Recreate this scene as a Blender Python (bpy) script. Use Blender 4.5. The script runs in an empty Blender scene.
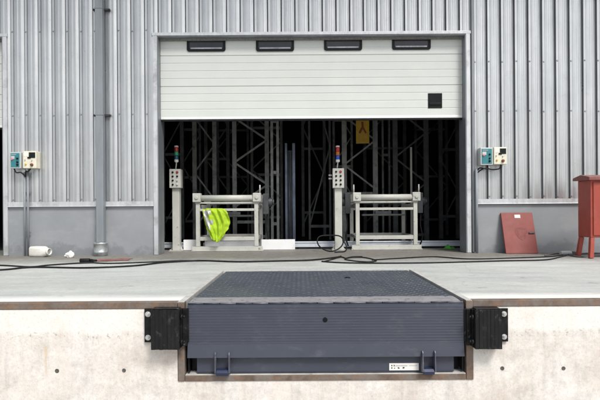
import bpy, bmesh, math, random
from mathutils import Vector, Matrix, noise as mnoise
random.seed(7)
R = math.radians
scene = bpy.context.scene
col = scene.collection

# ---------------------------------------------------------------- survey constants (metres)
F, DF, EYE, TH = 500.0, 3.623, 0.664, 0.0065
VX, VY = 300.0, 210.0
YW = 3.92                                   # front plane of the cladding
def X(px, py, Y): return ((px-VX) - TH*(py-VY))*(Y+DF)/F
def Z(px, py, Y): return EYE - ((py-VY) + TH*(px-VX))*(Y+DF)/F
def fl(px, py, z=0.0):                      # point of the dock floor
    D = (EYE-z)*F/((py-VY) + TH*(px-VX))
    return Vector((((px-VX) - TH*(py-VY))*D/F, D-DF, z))

# ---------------------------------------------------------------- materials
MATS = {}
def nt(name):
    m = bpy.data.materials.new(name); m.use_nodes = True
    t = m.node_tree; b = t.nodes['Principled BSDF']
    return m, t, b
def N(t, kind, **kw):
    n = t.nodes.new(kind)
    for k, v in kw.items():
        if k in n.inputs: n.inputs[k].default_value = v
        else: setattr(n, k, v)
    return n
def coords(t, scale=(1,1,1), world=True):
    if world:
        c = N(t, 'ShaderNodeNewGeometry'); out = c.outputs['Position']
    else:
        c = N(t, 'ShaderNodeTexCoord'); out = c.outputs['Object']
    mp = N(t, 'ShaderNodeMapping'); mp.inputs['Scale'].default_value = scale
    t.links.new(out, mp.inputs['Vector'])
    return mp.outputs['Vector']
def noise(t, vec, scale, detail=6, rough=0.6):
    n = N(t, 'ShaderNodeTexNoise'); n.inputs['Scale'].default_value = scale
    n.inputs['Detail'].default_value = detail; n.inputs['Roughness'].default_value = rough
    t.links.new(vec, n.inputs['Vector']); return n.outputs['Fac']
def ramp(t, fac, stops):
    r = N(t, 'ShaderNodeValToRGB'); e = r.color_ramp.elements
    e[0].position, e[1].position = stops[0][0], stops[-1][0]
    def c4(c): return (c, c, c, 1) if not isinstance(c, (tuple, list)) else (*c, 1)
    e[0].color, e[1].color = c4(stops[0][1]), c4(stops[-1][1])
    for p, c in stops[1:-1]:
        q = e.new(p); q.color = c4(c)
    t.links.new(fac, r.inputs['Fac']); return r.outputs['Color']
def mix(t, a, b, fac, mode='MIX'):
    m = N(t, 'ShaderNodeMix'); m.data_type = 'RGBA'; m.blend_type = mode
    for s, v in ((6, a), (7, b), (0, fac)):
        if hasattr(v, 'links'): t.links.new(v, m.inputs[s])
        else: m.inputs[s].default_value = (*v, 1) if isinstance(v, (tuple, list)) else v
    return m.outputs[2]
def mth(t, op, a, b=None, clamp=False):
    m = N(t, 'ShaderNodeMath'); m.operation = op; m.use_clamp = clamp
    for i, v in enumerate((a, b)):
        if v is None: continue
        if hasattr(v, 'links'): t.links.new(v, m.inputs[i])
        else: m.inputs[i].default_value = v
    return m.outputs[0]
def bump(t, b, h, strength=0.2, dist=0.01):
    n = N(t, 'ShaderNodeBump'); n.inputs['Strength'].default_value = strength; n.inputs['Distance'].default_value = dist
    t.links.new(h, n.inputs['Height']); t.links.new(n.outputs['Normal'], b.inputs['Normal'])

def plain(name, c, rough=0.5, metal=0.0, var=0.18, scale=6.0, bmp=0.08, bscale=60.0, stretch=(1,1,1), dirt=None, dscale=3.0, damt=(0.52, 0.75)):
    m, t, b = nt(name)
    v = coords(t, stretch)
    n1 = noise(t, v, scale)
    lo = tuple(x*(1-var) for x in c); hi = tuple(min(1, x*(1+var)) for x in c)
    cc = ramp(t, n1, [(0.3, lo), (0.7, hi)])
    if dirt:
        n2 = noise(t, coords(t, (1,1,1)), dscale, 8, 0.7)
        f = ramp(t, n2, [(damt[0], 0.0), (damt[1], 1.0)])
        cc = mix(t, cc, dirt, f)
    t.links.new(cc, b.inputs['Base Color'])
    rr = ramp(t, noise(t, v, scale*2.3), [(0.3, max(0.03, rough-0.08)), (0.7, min(1, rough+0.08))])
    t.links.new(rr, b.inputs['Roughness'])
    b.inputs['Metallic'].default_value = metal
    if max(c) < 0.03: b.inputs['Specular IOR Level'].default_value = 0.18
    if bmp: bump(t, b, noise(t, v, bscale, 4), bmp, 0.004)
    MATS[name] = m; return m

def emis(name, c, s):
    m, t, b = nt(name)
    b.inputs['Base Color'].default_value = (*c, 1); b.inputs['Roughness'].default_value = 0.3
    b.inputs['Emission Color'].default_value = (*c, 1); b.inputs['Emission Strength'].default_value = s
    return m

M = {}
# --- cladding : galvanised sheet with faint vertical streaks
def cladding_mat():
    m, t, b = nt('galvanised_sheet')
    v = coords(t, (1,1,1)); vs = coords(t, (14, 14, 0.5))
    a = ramp(t, noise(t, v, 1.3, 5), [(0.3, (0.545,0.57,0.58)), (0.7, (0.65,0.672,0.68))])
    s = ramp(t, noise(t, vs, 2.0, 6), [(0.35, 0.88), (0.65, 1.0)])
    c = mix(t, a, s, 1.0, 'MULTIPLY')
    sp = ramp(t, noise(t, v, 9, 8, 0.75), [(0.56, 1.0), (0.78, 0.84)])
    c = mix(t, c, sp, 1.0, 'MULTIPLY')
    t.links.new(c, b.inputs['Base Color'])
    b.inputs['Metallic'].default_value = 0.7
    t.links.new(ramp(t, noise(t, v, 5, 6), [(0.3, 0.27), (0.7, 0.42)]), b.inputs['Roughness'])
    bump(t, b, noise(t, coords(t, (3, 3, 0.6)), 2.5, 3), 0.25, 0.02)
    return m
M['clad'] = cladding_mat()
M['pane_glint'] = plain('pane_reflection_band', (0.42,0.42,0.47), 0.3, 0.2, 0.3, 12)
M['seam'] = plain('seam_shade_and_washer', (0.14,0.147,0.158), 0.6, 0.2, 0.3, 8, stretch=(3,3,0.4))  # seam shade put into the colour; also used for the screw washers
M['trim'] = plain('light_trim', (0.60,0.62,0.64), 0.4, 0.35, 0.12, 5, stretch=(4,4,0.7), dirt=(0.33,0.33,0.33), dscale=4)
M['trim_dark'] = plain('grey_flashing', (0.24,0.26,0.28), 0.45, 0.4, 0.15, 5, stretch=(4,4,0.7))
M['brkt'] = plain('dark_bracket', (0.05,0.052,0.056), 0.5, 0.4, 0.3, 20)
M['pipe'] = plain('grey_pipe_paint', (0.24,0.265,0.29), 0.42, 0.1, 0.10, 4, stretch=(3,3,0.5))
M['zinc'] = plain('zinc_boot', (0.46,0.50,0.50), 0.4, 0.6, 0.35, 18, dirt=(0.6,0.6,0.57), dscale=14)
M['door'] = plain('white_sandwich_panel', (0.63,0.655,0.63), 0.42, 0, 0.03, 2, 0.05, 90, dirt=(0.62,0.63,0.61), dscale=1.7, damt=(0.5,0.85))
M['brush'] = plain('grey_brush_seal', (0.21,0.21,0.20), 0.9, 0, 0.45, 60)
M['seal'] = plain('bottom_rail_white', (0.80,0.82,0.82), 0.35, 0.1, 0.04)
M['rubber'] = plain('black_rubber', (0.016,0.016,0.018), 0.6, 0, 0.4, 12)
M['blackplastic'] = plain('black_plastic', (0.010,0.010,0.011), 0.35, 0, 0.2, 8)
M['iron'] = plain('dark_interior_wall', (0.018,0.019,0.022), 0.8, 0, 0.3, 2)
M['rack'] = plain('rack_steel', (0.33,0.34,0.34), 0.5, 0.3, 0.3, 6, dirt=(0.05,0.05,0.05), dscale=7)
M['rackdark'] = plain('rack_steel_shaded', (0.17,0.175,0.18), 0.55, 0.3, 0.3, 6)  # shaded copy of the rack steel, the hall's dimness put into the colour
M['mast'] = plain('blue_grey_steel', (0.20,0.24,0.32), 0.4, 0.4, 0.3, 6)
M['machine'] = plain('machine_paint', (0.50,0.505,0.465), 0.5, 0, 0.12, 4, dirt=(0.15,0.135,0.11), dscale=14, damt=(0.61,0.70))
M['roller'] = plain('roller_steel', (0.55,0.55,0.53), 0.3, 0.6, 0.1, 5, stretch=(0.4,6,6))
M['motor'] = plain('motor_grey', (0.07,0.075,0.08), 0.5, 0.3, 0.3, 10)
M['whiteplate'] = plain('white_plate', (0.84,0.85,0.86), 0.4, 0, 0.03, 5, dirt=(0.6,0.6,0.6), dscale=6)
M['railblue'] = plain('guide_rail_paint', (0.62,0.67,0.74), 0.38, 0.2, 0.12, 4, dirt=(0.4,0.42,0.44), dscale=7)
M['bolt'] = plain('zinc_bolt', (0.70,0.70,0.70), 0.3, 0.7, 0.1, 30)
M['cream'] = plain('cream_enamel', (0.76,0.73,0.60), 0.4, 0, 0.05, 6, dirt=(0.5,0.46,0.36), dscale=22)
M['boxgrey'] = plain('box_grey', (0.52,0.55,0.55), 0.4, 0.1, 0.06, 6)
M['teal'] = plain('teal_front', (0.035,0.20,0.23), 0.35, 0, 0.12, 12)
M['screen'] = plain('dark_screen', (0.012,0.018,0.018), 0.15, 0, 0.2, 8, 0)
M['knobred'] = plain('knob_red', (0.30,0.035,0.03), 0.35, 0, 0.1)
M['knobbrown'] = plain('knob_brown', (0.16,0.06,0.03), 0.4, 0, 0.1)
M['knobyellow'] = plain('knob_yellow', (0.62,0.48,0.07), 0.4, 0, 0.1)
M['knobpink'] = plain('knob_pink', (0.62,0.20,0.26), 0.4, 0, 0.1)
M['sticker'] = plain('white_sticker', (0.82,0.81,0.78), 0.5, 0, 0.03, 8, 0)
M['ink'] = plain('black_ink', (0.02,0.02,0.025), 0.6, 0, 0.1, 8, 0)
M['inkgrey'] = plain('grey_ink', (0.35,0.35,0.36), 0.6, 0, 0.1, 8, 0)
M['lamp_red'] = plain('lamp_red', (0.42,0.035,0.03), 0.2, 0, 0.1, 8, 0)
M['lamp_orange'] = plain('lamp_orange', (0.50,0.14,0.02), 0.2, 0, 0.1, 8, 0)
M['lamp_green'] = plain('lamp_green', (0.04,0.33,0.16), 0.2, 0, 0.1, 8, 0)
M['lamp_teal'] = plain('lamp_teal', (0.02,0.10,0.16), 0.2, 0, 0.1, 8, 0)
M['lamp_blue'] = plain('lamp_blue', (0.02,0.10,0.52), 0.2, 0, 0.1, 8, 0)
M['lamp_cap'] = plain('lamp_cap', (0.72,0.62,0.60), 0.35, 0, 0.05, 8, 0)
M['hivis'] = plain('hivis_fabric', (0.37,0.55,0.02), 0.8, 0, 0.12, 12, 0.25, 160)
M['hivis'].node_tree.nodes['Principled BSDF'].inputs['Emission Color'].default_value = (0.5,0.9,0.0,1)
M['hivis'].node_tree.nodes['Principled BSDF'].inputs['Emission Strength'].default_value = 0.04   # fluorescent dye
M['reflect'] = plain('reflective_tape', (0.48,0.50,0.46), 0.35, 0.3, 0.25, 30)
M['redpanel'] = plain('faded_red_paint', (0.24,0.055,0.047), 0.55, 0, 0.12, 5, dirt=(0.21,0.070,0.060), dscale=7)
M['redcab'] = plain('red_paint', (0.34,0.060,0.040), 0.5, 0, 0.08, 4, dirt=(0.40,0.09,0.07), dscale=6)
M['redcaplid'] = plain('brown_red_paint', (0.20,0.06,0.05), 0.5, 0, 0.2, 7, dirt=(0.28,0.16,0.12), dscale=9)
M['emblem'] = plain('worn_dark_red', (0.18,0.042,0.038), 0.6, 0, 0.2, 20, dirt=(0.27,0.064,0.056), dscale=26, damt=(0.45,0.6))
M['cable'] = plain('black_cable', (0.014,0.014,0.015), 0.5, 0, 0.4, 12)
M['cablegrey'] = plain('grey_cable', (0.10,0.10,0.10), 0.55, 0, 0.3, 12)
M['jug'] = plain('white_jug_plastic', (0.74,0.73,0.68), 0.4, 0, 0.07, 9, dirt=(0.45,0.44,0.40), dscale=14)
M['paper'] = plain('crumpled_paper', (0.82,0.81,0.78), 0.7, 0, 0.05, 9)
M['green'] = plain('green_fabric', (0.08,0.36,0.04), 0.7, 0, 0.3, 9)
M['redstrip'] = plain('dusty_red_sheet', (0.24,0.09,0.085), 0.8, 0, 0.3, 8, dirt=(0.27,0.22,0.20), dscale=9)
M['signyellow'] = plain('faded_yellow_sign', (0.66,0.40,0.04), 0.5, 0, 0.15, 9)
M['signorange'] = plain('sign_figure_orange', (0.26,0.065,0.02), 0.5, 0, 0.1, 9)
M['glass'] = plain('dark_window_pane', (0.030,0.030,0.038), 0.12, 0, 0.25, 4, 0)
M['vent'] = plain('vent_black', (0.008,0.009,0.010), 0.4, 0, 0.2, 8)
M['bluepaint'] = plain('blue_lock_paint', (0.016,0.024,0.065), 0.45, 0, 0.2, 8)

def steel_blue():                           # leveller paint: blue grey, scuffed and dusty
    m, t, b = nt('blue_grey_leveller_paint')
    v = coords(t)
    base = ramp(t, noise(t, v, 1.6, 6), [(0.3, (0.050,0.058,0.082)), (0.7, (0.062,0.071,0.097))])
    dust = ramp(t, noise(t, coords(t, (1.0,0.6,2.5)), 5.0, 10, 0.78), [(0.54, 0.0), (0.74, 0.30)])
    c = mix(t, base, (0.20,0.205,0.215), dust)
    scr = ramp(t, noise(t, coords(t, (0.8,1.0,30)), 5.0, 6, 0.75), [(0.66, 0.0), (0.70, 0.45)])
    c = mix(t, c, (0.28,0.28,0.30), scr)
    t.links.new(c, b.inputs['Base Color'])
    t.links.new(ramp(t, noise(t, v, 7, 6), [(0.3, 0.36), (0.7, 0.6)]), b.inputs['Roughness'])
    b.inputs['Metallic'].default_value = 0.15
    bump(t, b, noise(t, v, 90, 4), 0.06, 0.003)
    return m
M['lev'] = steel_blue()
def deck_mat():
    m, t, b = nt('scuffed_deck_paint')
    v = coords(t)
    base = ramp(t, noise(t, v, 1.8, 6), [(0.3, (0.055,0.066,0.090)), (0.7, (0.085,0.100,0.125))])
    gr = ramp(t, noise(t, coords(t, (1.2,0.8,1)), 1.5, 6, 0.7), [(0.48, 0.0), (0.7, 0.6)])
    c = mix(t, base, (0.105,0.125,0.118), gr)
    sc = ramp(t, noise(t, coords(t, (2,2,2)), 6, 9, 0.8), [(0.58, 0.0), (0.72, 0.5)])
    c = mix(t, c, (0.30,0.29,0.29), sc)
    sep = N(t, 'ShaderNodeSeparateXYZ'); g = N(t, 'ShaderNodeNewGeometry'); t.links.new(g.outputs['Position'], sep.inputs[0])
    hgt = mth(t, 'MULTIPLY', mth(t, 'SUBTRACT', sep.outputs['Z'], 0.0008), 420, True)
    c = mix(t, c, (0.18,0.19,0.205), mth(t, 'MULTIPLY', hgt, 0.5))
    t.links.new(c, b.inputs['Base Color'])
    t.links.new(ramp(t, noise(t, v, 8, 6), [(0.3, 0.38), (0.7, 0.62)]), b.inputs['Roughness'])
    b.inputs['Metallic'].default_value = 0.2
    return m
M['deck'] = deck_mat()
M['keeper'] = plain('keeper_paint', (0.10,0.11,0.14), 0.45, 0.2, 0.3, 14, dirt=(0.32,0.32,0.33), dscale=18, damt=(0.55,0.7))
M['worn'] = plain('worn_hinge_strip', (0.33,0.325,0.34), 0.5, 0.25, 0.2, 9, stretch=(1,3,1), dirt=(0.15,0.155,0.18), dscale=16, damt=(0.54,0.64))
M['wornbright'] = plain('rubbed_bright_steel', (0.17,0.175,0.20), 0.5, 0.3, 0.3, 9)

def rust_mat():
    m, t, b = nt('rusted_angle_steel')
    v = coords(t)
    c = ramp(t, noise(t, v, 7, 9, 0.7), [(0.28, (0.085,0.060,0.045)), (0.5, (0.175,0.125,0.095)), (0.72, (0.30,0.20,0.135))])
    g = ramp(t, noise(t, coords(t, (3,3,3)), 2.2, 8, 0.7), [(0.45, 0.0), (0.62, 0.8)])
    c = mix(t, c, (0.21,0.195,0.18), g)
    o = ramp(t, noise(t, coords(t, (1.4,1.4,1.4)), 5, 8, 0.75), [(0.57, 0.0), (0.70, 0.8)])
    c = mix(t, c, (0.27,0.095,0.035), o)
    t.links.new(c, b.inputs['Base Color']); b.inputs['Roughness'].default_value = 0.75; b.inputs['Metallic'].default_value = 0.15
    bump(t, b, noise(t, v, 55, 6), 0.3, 0.004)
    return m
M['rust'] = rust_mat()
M['rustlight'] = plain('pale_steel_ledge', (0.52,0.52,0.50), 0.6, 0.1, 0.2, 12, dirt=(0.30,0.27,0.24), dscale=9, damt=(0.58,0.72))

def dock_concrete():
    m, t, b = nt('cast_dock_concrete')
    v = coords(t)
    g = N(t, 'ShaderNodeNewGeometry'); sep = N(t, 'ShaderNodeSeparateXYZ'); t.links.new(g.outputs['Position'], sep.inputs[0])
    c = ramp(t, noise(t, v, 1.7, 9, 0.66), [(0.36, (0.66,0.60,0.545)), (0.46, (0.755,0.715,0.665)), (0.58, (0.82,0.795,0.76))])
    bl = ramp(t, noise(t, coords(t, (1,1,1.3)), 3.3, 9, 0.72), [(0.50, 1.0), (0.64, 0.84)])
    c = mix(t, c, bl, 1.0, 'MULTIPLY')
    # soft vertical run-off marks
    st = ramp(t, noise(t, coords(t, (9,9,0.7)), 1.5, 7, 0.65), [(0.52, 1.0), (0.66, 0.88)])
    c = mix(t, c, st, 1.0, 'MULTIPLY')
    # later, paler strip cast under the nosing: ragged joint at about z = -0.22
    wob = noise(t, coords(t, (1,1,1)), 5.0, 8, 0.7)
    j = mth(t, 'ADD', sep.outputs['Z'], mth(t, 'MULTIPLY', mth(t, 'SUBTRACT', wob, 0.5), 0.10))
    up = ramp(t, mth(t, 'MULTIPLY_ADD', j, 1.0) if False else mth(t, 'ADD', j, 1.0), [(0.765, 0.0), (0.80, 1.0)])
    fine = ramp(t, noise(t, v, 13, 12, 0.82), [(0.42, 1.03), (0.60, 0.88)])
    c = mix(t, c, fine, 1.0, 'MULTIPLY')
    c = mix(t, c, (0.86,0.835,0.79), mth(t, 'MULTIPLY', up, 0.78))
    # pock marks in a band at the joint
    band = ramp(t, mth(t, 'ADD', sep.outputs['Z'], 1.0), [(0.72, 0.0), (0.76, 1.0), (0.80, 0.0)])
    pk = ramp(t, noise(t, v, 34, 4, 0.6), [(0.57, 0.0), (0.66, 1.0)])
    c = mix(t, c, (0.33,0.31,0.29), mth(t, 'MULTIPLY', mth(t, 'MULTIPLY', pk, band), 0.8))
    pk2 = ramp(t, noise(t, v, 75, 3, 0.5), [(0.69, 0.0), (0.72, 0.75)])
    c = mix(t, c, (0.36,0.33,0.30), pk2)
    # hair cracks / formwork joints
    vr = N(t, 'ShaderNodeTexVoronoi'); vr.feature = 'DISTANCE_TO_EDGE'; vr.inputs['Scale'].default_value = 0.9
    wv = mix(t, coords(t, (1,1,0.8)), noise(t, v, 2.5, 6), 0.18); t.links.new(wv, vr.inputs['Vector'])
    ck = ramp(t, vr.outputs['Distance'], [(0.0, 0.10), (0.003, 0.0)])
    c = mix(t, c, (0.42,0.38,0.34), ck)
    # rust runs
    dxr = mth(t, 'ABSOLUTE', mth(t, 'ADD', mth(t, 'ADD', sep.outputs['X'], -X(46, 358, 0)), mth(t, 'MULTIPLY', mth(t, 'SUBTRACT', noise(t, coords(t, (1,1,3)), 4, 4), 0.5), 0.03)))
    ru = mth(t, 'MULTIPLY', ramp(t, dxr, [(0.004, 1.0), (0.016, 0.0)]), ramp(t, mth(t, 'ADD', sep.outputs['Z'], 1.0), [(0.40, 0.0), (0.56, 0.6), (0.68, 1.0), (0.70, 0.0)]))
    c = mix(t, c, (0.62,0.42,0.20), mth(t, 'MULTIPLY', ru, 0.55))
    sp2 = ramp(t, noise(t, v, 48, 8, 0.8), [(0.40, 1.03), (0.52, 1.0), (0.62, 0.84)])
    c = mix(t, c, sp2, 1.0, 'MULTIPLY')
    pinky = ramp(t, noise(t, coords(t, (1,1,0.6)), 2.2, 9, 0.7), [(0.52, 0.0), (0.66, 0.4)])
    c = mix(t, c, (0.70,0.60,0.52), pinky)
    t.links.new(c, b.inputs['Base Color']); b.inputs['Roughness'].default_value = 0.88
    h = mth(t, 'ADD', noise(t, v, 16, 9, 0.72), mth(t, 'MULTIPLY', mth(t, 'MULTIPLY', pk, band), -0.8))
    bump(t, b, h, 0.35, 0.012)
    return m
M['dock'] = dock_concrete()

def floor_mat():
    m, t, b = nt('floated_concrete_floor')
    v = coords(t)
    g = N(t, 'ShaderNodeNewGeometry'); sep = N(t, 'ShaderNodeSeparateXYZ'); t.links.new(g.outputs['Position'], sep.inputs[0])
    y = sep.outputs['Y']
    c = ramp(t, noise(t, coords(t, (0.5,1.3,1)), 1.1, 8, 0.62), [(0.3, (0.50,0.52,0.505)), (0.55, (0.58,0.60,0.58)), (0.75, (0.67,0.68,0.66))])
    sm = ramp(t, noise(t, coords(t, (0.55,2.2,1)), 2.6, 9, 0.7), [(0.42, 0.84), (0.68, 1.0)])
    c = mix(t, c, sm, 1.0, 'MULTIPLY')
    wet = ramp(t, noise(t, coords(t, (0.35,1.0,1)), 2.0, 7, 0.65), [(0.50, 0.0), (0.66, 0.6)])
    c = mix(t, c, (0.36,0.385,0.385), wet)
    bri = ramp(t, noise(t, coords(t, (0.5,1.6,3)), 3.4, 9, 0.72), [(0.54, 0.0), (0.70, 0.6)])
    c = mix(t, c, (0.66,0.67,0.65), bri)
    sp = ramp(t, noise(t, v, 30, 6, 0.7), [(0.35, 0.90), (0.65, 1.06)])
    c = mix(t, c, sp, 1.0, 'MULTIPLY')
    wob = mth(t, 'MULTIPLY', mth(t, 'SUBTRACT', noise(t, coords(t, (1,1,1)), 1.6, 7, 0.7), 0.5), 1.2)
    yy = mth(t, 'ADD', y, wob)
    near_wall = ramp(t, mth(t, 'DIVIDE', yy, 5.0), [(0.50, 0.0), (0.68, 1.0)])  # browner and darker towards the wall
    c = mix(t, c, (0.19,0.178,0.158), mth(t, 'MULTIPLY', near_wall, 0.88))
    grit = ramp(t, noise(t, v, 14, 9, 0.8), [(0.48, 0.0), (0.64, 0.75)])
    c = mix(t, c, (0.095,0.088,0.08), mth(t, 'MULTIPLY', grit, near_wall))
    spot = ramp(t, noise(t, coords(t, (1,1,1)), 5.5, 5, 0.6), [(0.64, 0.0), (0.70, 0.5)])
    c = mix(t, c, (0.22,0.215,0.20), spot)
    vr = N(t, 'ShaderNodeTexVoronoi'); vr.feature = 'DISTANCE_TO_EDGE'; vr.inputs['Scale'].default_value = 0.7
    wv = mix(t, coords(t), noise(t, v, 2.0, 7), 0.25); t.links.new(wv, vr.inputs['Vector'])
    c = mix(t, c, (0.20,0.195,0.18), ramp(t, vr.outputs['Distance'], [(0.0, 0.30), (0.0035, 0.0)]))
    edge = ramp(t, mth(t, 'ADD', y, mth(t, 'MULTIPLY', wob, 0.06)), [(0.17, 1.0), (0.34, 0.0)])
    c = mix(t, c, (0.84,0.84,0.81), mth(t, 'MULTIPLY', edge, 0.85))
    t.links.new(c, b.inputs['Base Color'])
    t.links.new(ramp(t, noise(t, v, 2.2, 8), [(0.3, 0.45), (0.7, 0.75)]), b.inputs['Roughness'])
    bump(t, b, noise(t, v, 22, 8, 0.7), 0.12, 0.006)
    return m
M['floor'] = floor_mat()
M['tiehole'] = plain('tie_hole_grout', (0.10,0.095,0.09), 0.9, 0, 0.5, 90, 0.4, 120)
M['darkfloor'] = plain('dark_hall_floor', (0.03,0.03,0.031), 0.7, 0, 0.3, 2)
M['ground'] = plain('yard_concrete', (0.40,0.39,0.37), 0.85, 0, 0.15, 0.8, 0.2, 8, dirt=(0.27,0.26,0.25), dscale=0.5)

def base_wall_mat():
    m, t, b = nt('grey_painted_plinth')
    v = coords(t)
    g = N(t, 'ShaderNodeNewGeometry'); sep = N(t, 'ShaderNodeSeparateXYZ'); t.links.new(g.outputs['Position'], sep.inputs[0])
    c = ramp(t, noise(t, v, 1.8, 8, 0.65), [(0.3, (0.255,0.272,0.29)), (0.7, (0.305,0.322,0.34))])
    cloud = ramp(t, noise(t, coords(t, (0.7,1,1.2)), 2.6, 7, 0.6), [(0.5, 0.0), (0.75, 0.55)])
    c = mix(t, c, (0.40,0.41,0.425), cloud)
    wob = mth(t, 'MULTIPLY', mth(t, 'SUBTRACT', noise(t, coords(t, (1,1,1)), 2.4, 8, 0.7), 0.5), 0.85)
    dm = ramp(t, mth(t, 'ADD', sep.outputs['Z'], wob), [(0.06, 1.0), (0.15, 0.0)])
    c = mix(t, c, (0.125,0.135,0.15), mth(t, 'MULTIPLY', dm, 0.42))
    pl = ramp(t, noise(t, v, 6, 9, 0.8), [(0.66, 0.0), (0.72, 0.5)])
    c = mix(t, c, (0.45,0.45,0.44), pl)
    t.links.new(c, b.inputs['Base Color']); b.inputs['Roughness'].default_value = 0.7
    bump(t, b, noise(t, v, 18, 7), 0.15, 0.006)
    return m
M['plinth'] = base_wall_mat()
M['bumper'] = plain('scuffed_bumper_rubber', (0.014,0.014,0.015), 0.55, 0, 0.3, 9, 0.25, 50, stretch=(1.5,1,0.5), dirt=(0.07,0.07,0.07), dscale=24, damt=(0.56,0.74))
M['bumpsteel'] = plain('scraped_black_steel', (0.022,0.022,0.024), 0.42, 0.5, 0.4, 14, dirt=(0.24,0.24,0.24), dscale=20, damt=(0.60,0.72))

# ---------------------------------------------------------------- mesh helpers
def wpos(o):
    p = Vector((0,0,0))
    while o: p += o.location; o = o.parent
    return p
class MB:
    def __init__(s): s.bm = bmesh.new(); s.mi = 0
    def use(s, i): s.mi = i; return s
    def _face(s, vs, smooth=False):
        try:
            f = s.bm.faces.new(vs); f.material_index = s.mi; f.smooth = smooth; return f
        except ValueError: return None
    def box(s, x0, x1, y0, y1, z0, z1):
        v = [s.bm.verts.new(p) for p in ((x0,y0,z0),(x1,y0,z0),(x1,y1,z0),(x0,y1,z0),(x0,y0,z1),(x1,y0,z1),(x1,y1,z1),(x0,y1,z1))]
        for q in ((0,3,2,1),(4,5,6,7),(0,1,5,4),(1,2,6,5),(2,3,7,6),(3,0,4,7)): s._face([v[i] for i in q])
        return s
    def bar(s, p, q, w, h, up=(0,0,1)):
        p, q = Vector(p), Vector(q); d = (q-p).normalized(); u = Vector(up)
        if abs(d.dot(u)) > 0.98: u = Vector((0,1,0))
        a = d.cross(u).normalized()*w/2; c = a.cross(d).normalized()*h/2
        v = [s.bm.verts.new(o+k) for o in (p, q) for k in (-a-c, a-c, a+c, -a+c)]
        for f in ((3,2,1,0),(4,5,6,7),(0,1,5,4),(1,2,6,5),(2,3,7,6),(3,0,4,7)): s._face([v[i] for i in f])
        return s
    def cyl(s, p, q, r, seg=16, r2=None):
        p, q = Vector(p), Vector(q); d = (q-p).normalized(); r2 = r if r2 is None else r2
        u = Vector((0,0,1)) if abs(d.z) < 0.9 else Vector((0,1,0))
        a = d.cross(u).normalized(); c = d.cross(a).normalized()
        A = []; B = []
        for i in range(seg):
            t = 2*math.pi*i/seg; k = a*math.cos(t)+c*math.sin(t)
            A.append(s.bm.verts.new(p+k*r)); B.append(s.bm.verts.new(q+k*r2))
        for i in range(seg):
            j = (i+1) % seg; s._face([A[i], A[j], B[j], B[i]], True)
        s._face(A[::-1]); s._face(B); return s
    def tube(s, pts, r, seg=8, closed=False):
        pts = [Vector(p) for p in pts]; n = len(pts); rings = []
        for i, p in enumerate(pts):
            a = pts[i-1] if (i or closed) else p; b = pts[(i+1) % n] if (i < n-1 or closed) else p
            d = (b-a).normalized(); u = Vector((0,0,1)) if abs(d.z) < 0.9 else Vector((0,1,0))
            x = d.cross(u).normalized(); y = d.cross(x).normalized()
            rings.append([s.bm.verts.new(p + (x*math.cos(t)+y*math.sin(t))*r) for t in (2*math.pi*k/seg for k in range(seg))])
        m = n if closed else n-1
        for i in range(m):
            A, B = rings[i], rings[(i+1) % n]
            for k in range(seg):
                l = (k+1) % seg; s._face([A[k], A[l], B[l], B[k]], True)
        if not closed: s._face(rings[0][::-1]); s._face(rings[-1])
        return s
    def prism(s, poly, fn):                 # poly: 2-D outline; fn(u, v, t) -> point, t = 0 or 1
        A = [s.bm.verts.new(fn(u, v, 0)) for u, v in poly]; B = [s.bm.verts.new(fn(u, v, 1)) for u, v in poly]
        n = len(poly)
        for i in range(n):
            j = (i+1) % n; s._face([A[i], A[j], B[j], B[i]])
        s._face(A[::-1]); s._face(B); return s
    def strip(s, prof, fn):                 # open profile swept from t=0 to t=1
        A = [s.bm.verts.new(fn(u, v, 0)) for u, v in prof]; B = [s.bm.verts.new(fn(u, v, 1)) for u, v in prof]
        for i in range(len(prof)-1): s._face([A[i], A[i+1], B[i+1], B[i]])
        return s
    def grid(s, nu, nv, fn, smooth=True):
        V = [[s.bm.verts.new(fn(i/nu, j/nv)) for j in range(nv+1)] for i in range(nu+1)]
        for i in range(nu):
            for j in range(nv): s._face([V[i][j], V[i+1][j], V[i+1][j+1], V[i][j+1]], smooth)
        return s
    def lathe(s, prof, c, axis='z', seg=20):
        c = Vector(c); rings = []
        for r, h in prof:
            ring = []
            for k in range(seg):
                t = 2*math.pi*k/seg; a, b_ = r*math.cos(t), r*math.sin(t)
                o = {'z': (a, b_, h), 'x': (h, a, b_), 'y': (a, h, b_)}[axis]
                ring.append(s.bm.verts.new(c+Vector(o)))
            rings.append(ring)
        for A, B in zip(rings, rings[1:]):
            for k in range(seg):
                l = (k+1) % seg; s._face([A[k], A[l], B[l], B[k]], True)
        s._face(rings[0][::-1]); s._face(rings[-1]); return s
    def build(s, name, mats, parent=None, bevel=0.0, local=False, seg=2, recalc=True):
        if recalc: bmesh.ops.recalc_face_normals(s.bm, faces=s.bm.faces)
        if parent and not local: bmesh.ops.translate(s.bm, verts=s.bm.verts, vec=-wpos(parent))
        me = bpy.data.meshes.new(name); s.bm.to_mesh(me); s.bm.free()
        for m in (mats if isinstance(mats, (list, tuple)) else [mats]): me.materials.append(m)
        o = bpy.data.objects.new(name, me); col.objects.link(o)
        if parent: o.parent = parent
        if bevel:
            b = o.modifiers.new('bevel', 'BEVEL'); b.width = bevel; b.segments = seg; b.limit_method = 'ANGLE'; b.angle_limit = R(40)
            try: b.harden_normals = False
            except Exception: pass
        return o
def recenter(o):                            # move a top-level mesh's origin to its base centre
    me = o.data; xs = [v.co for v in me.vertices]
    lo = Vector((min(v.x for v in xs), min(v.y for v in xs), min(v.z for v in xs)))
    hi = Vector((max(v.x for v in xs), max(v.y for v in xs), max(v.z for v in xs)))
    c = Vector(((lo.x+hi.x)/2, (lo.y+hi.y)/2, lo.z))
    me.transform(Matrix.Translation(-c)); o.location = c; return o
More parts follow.
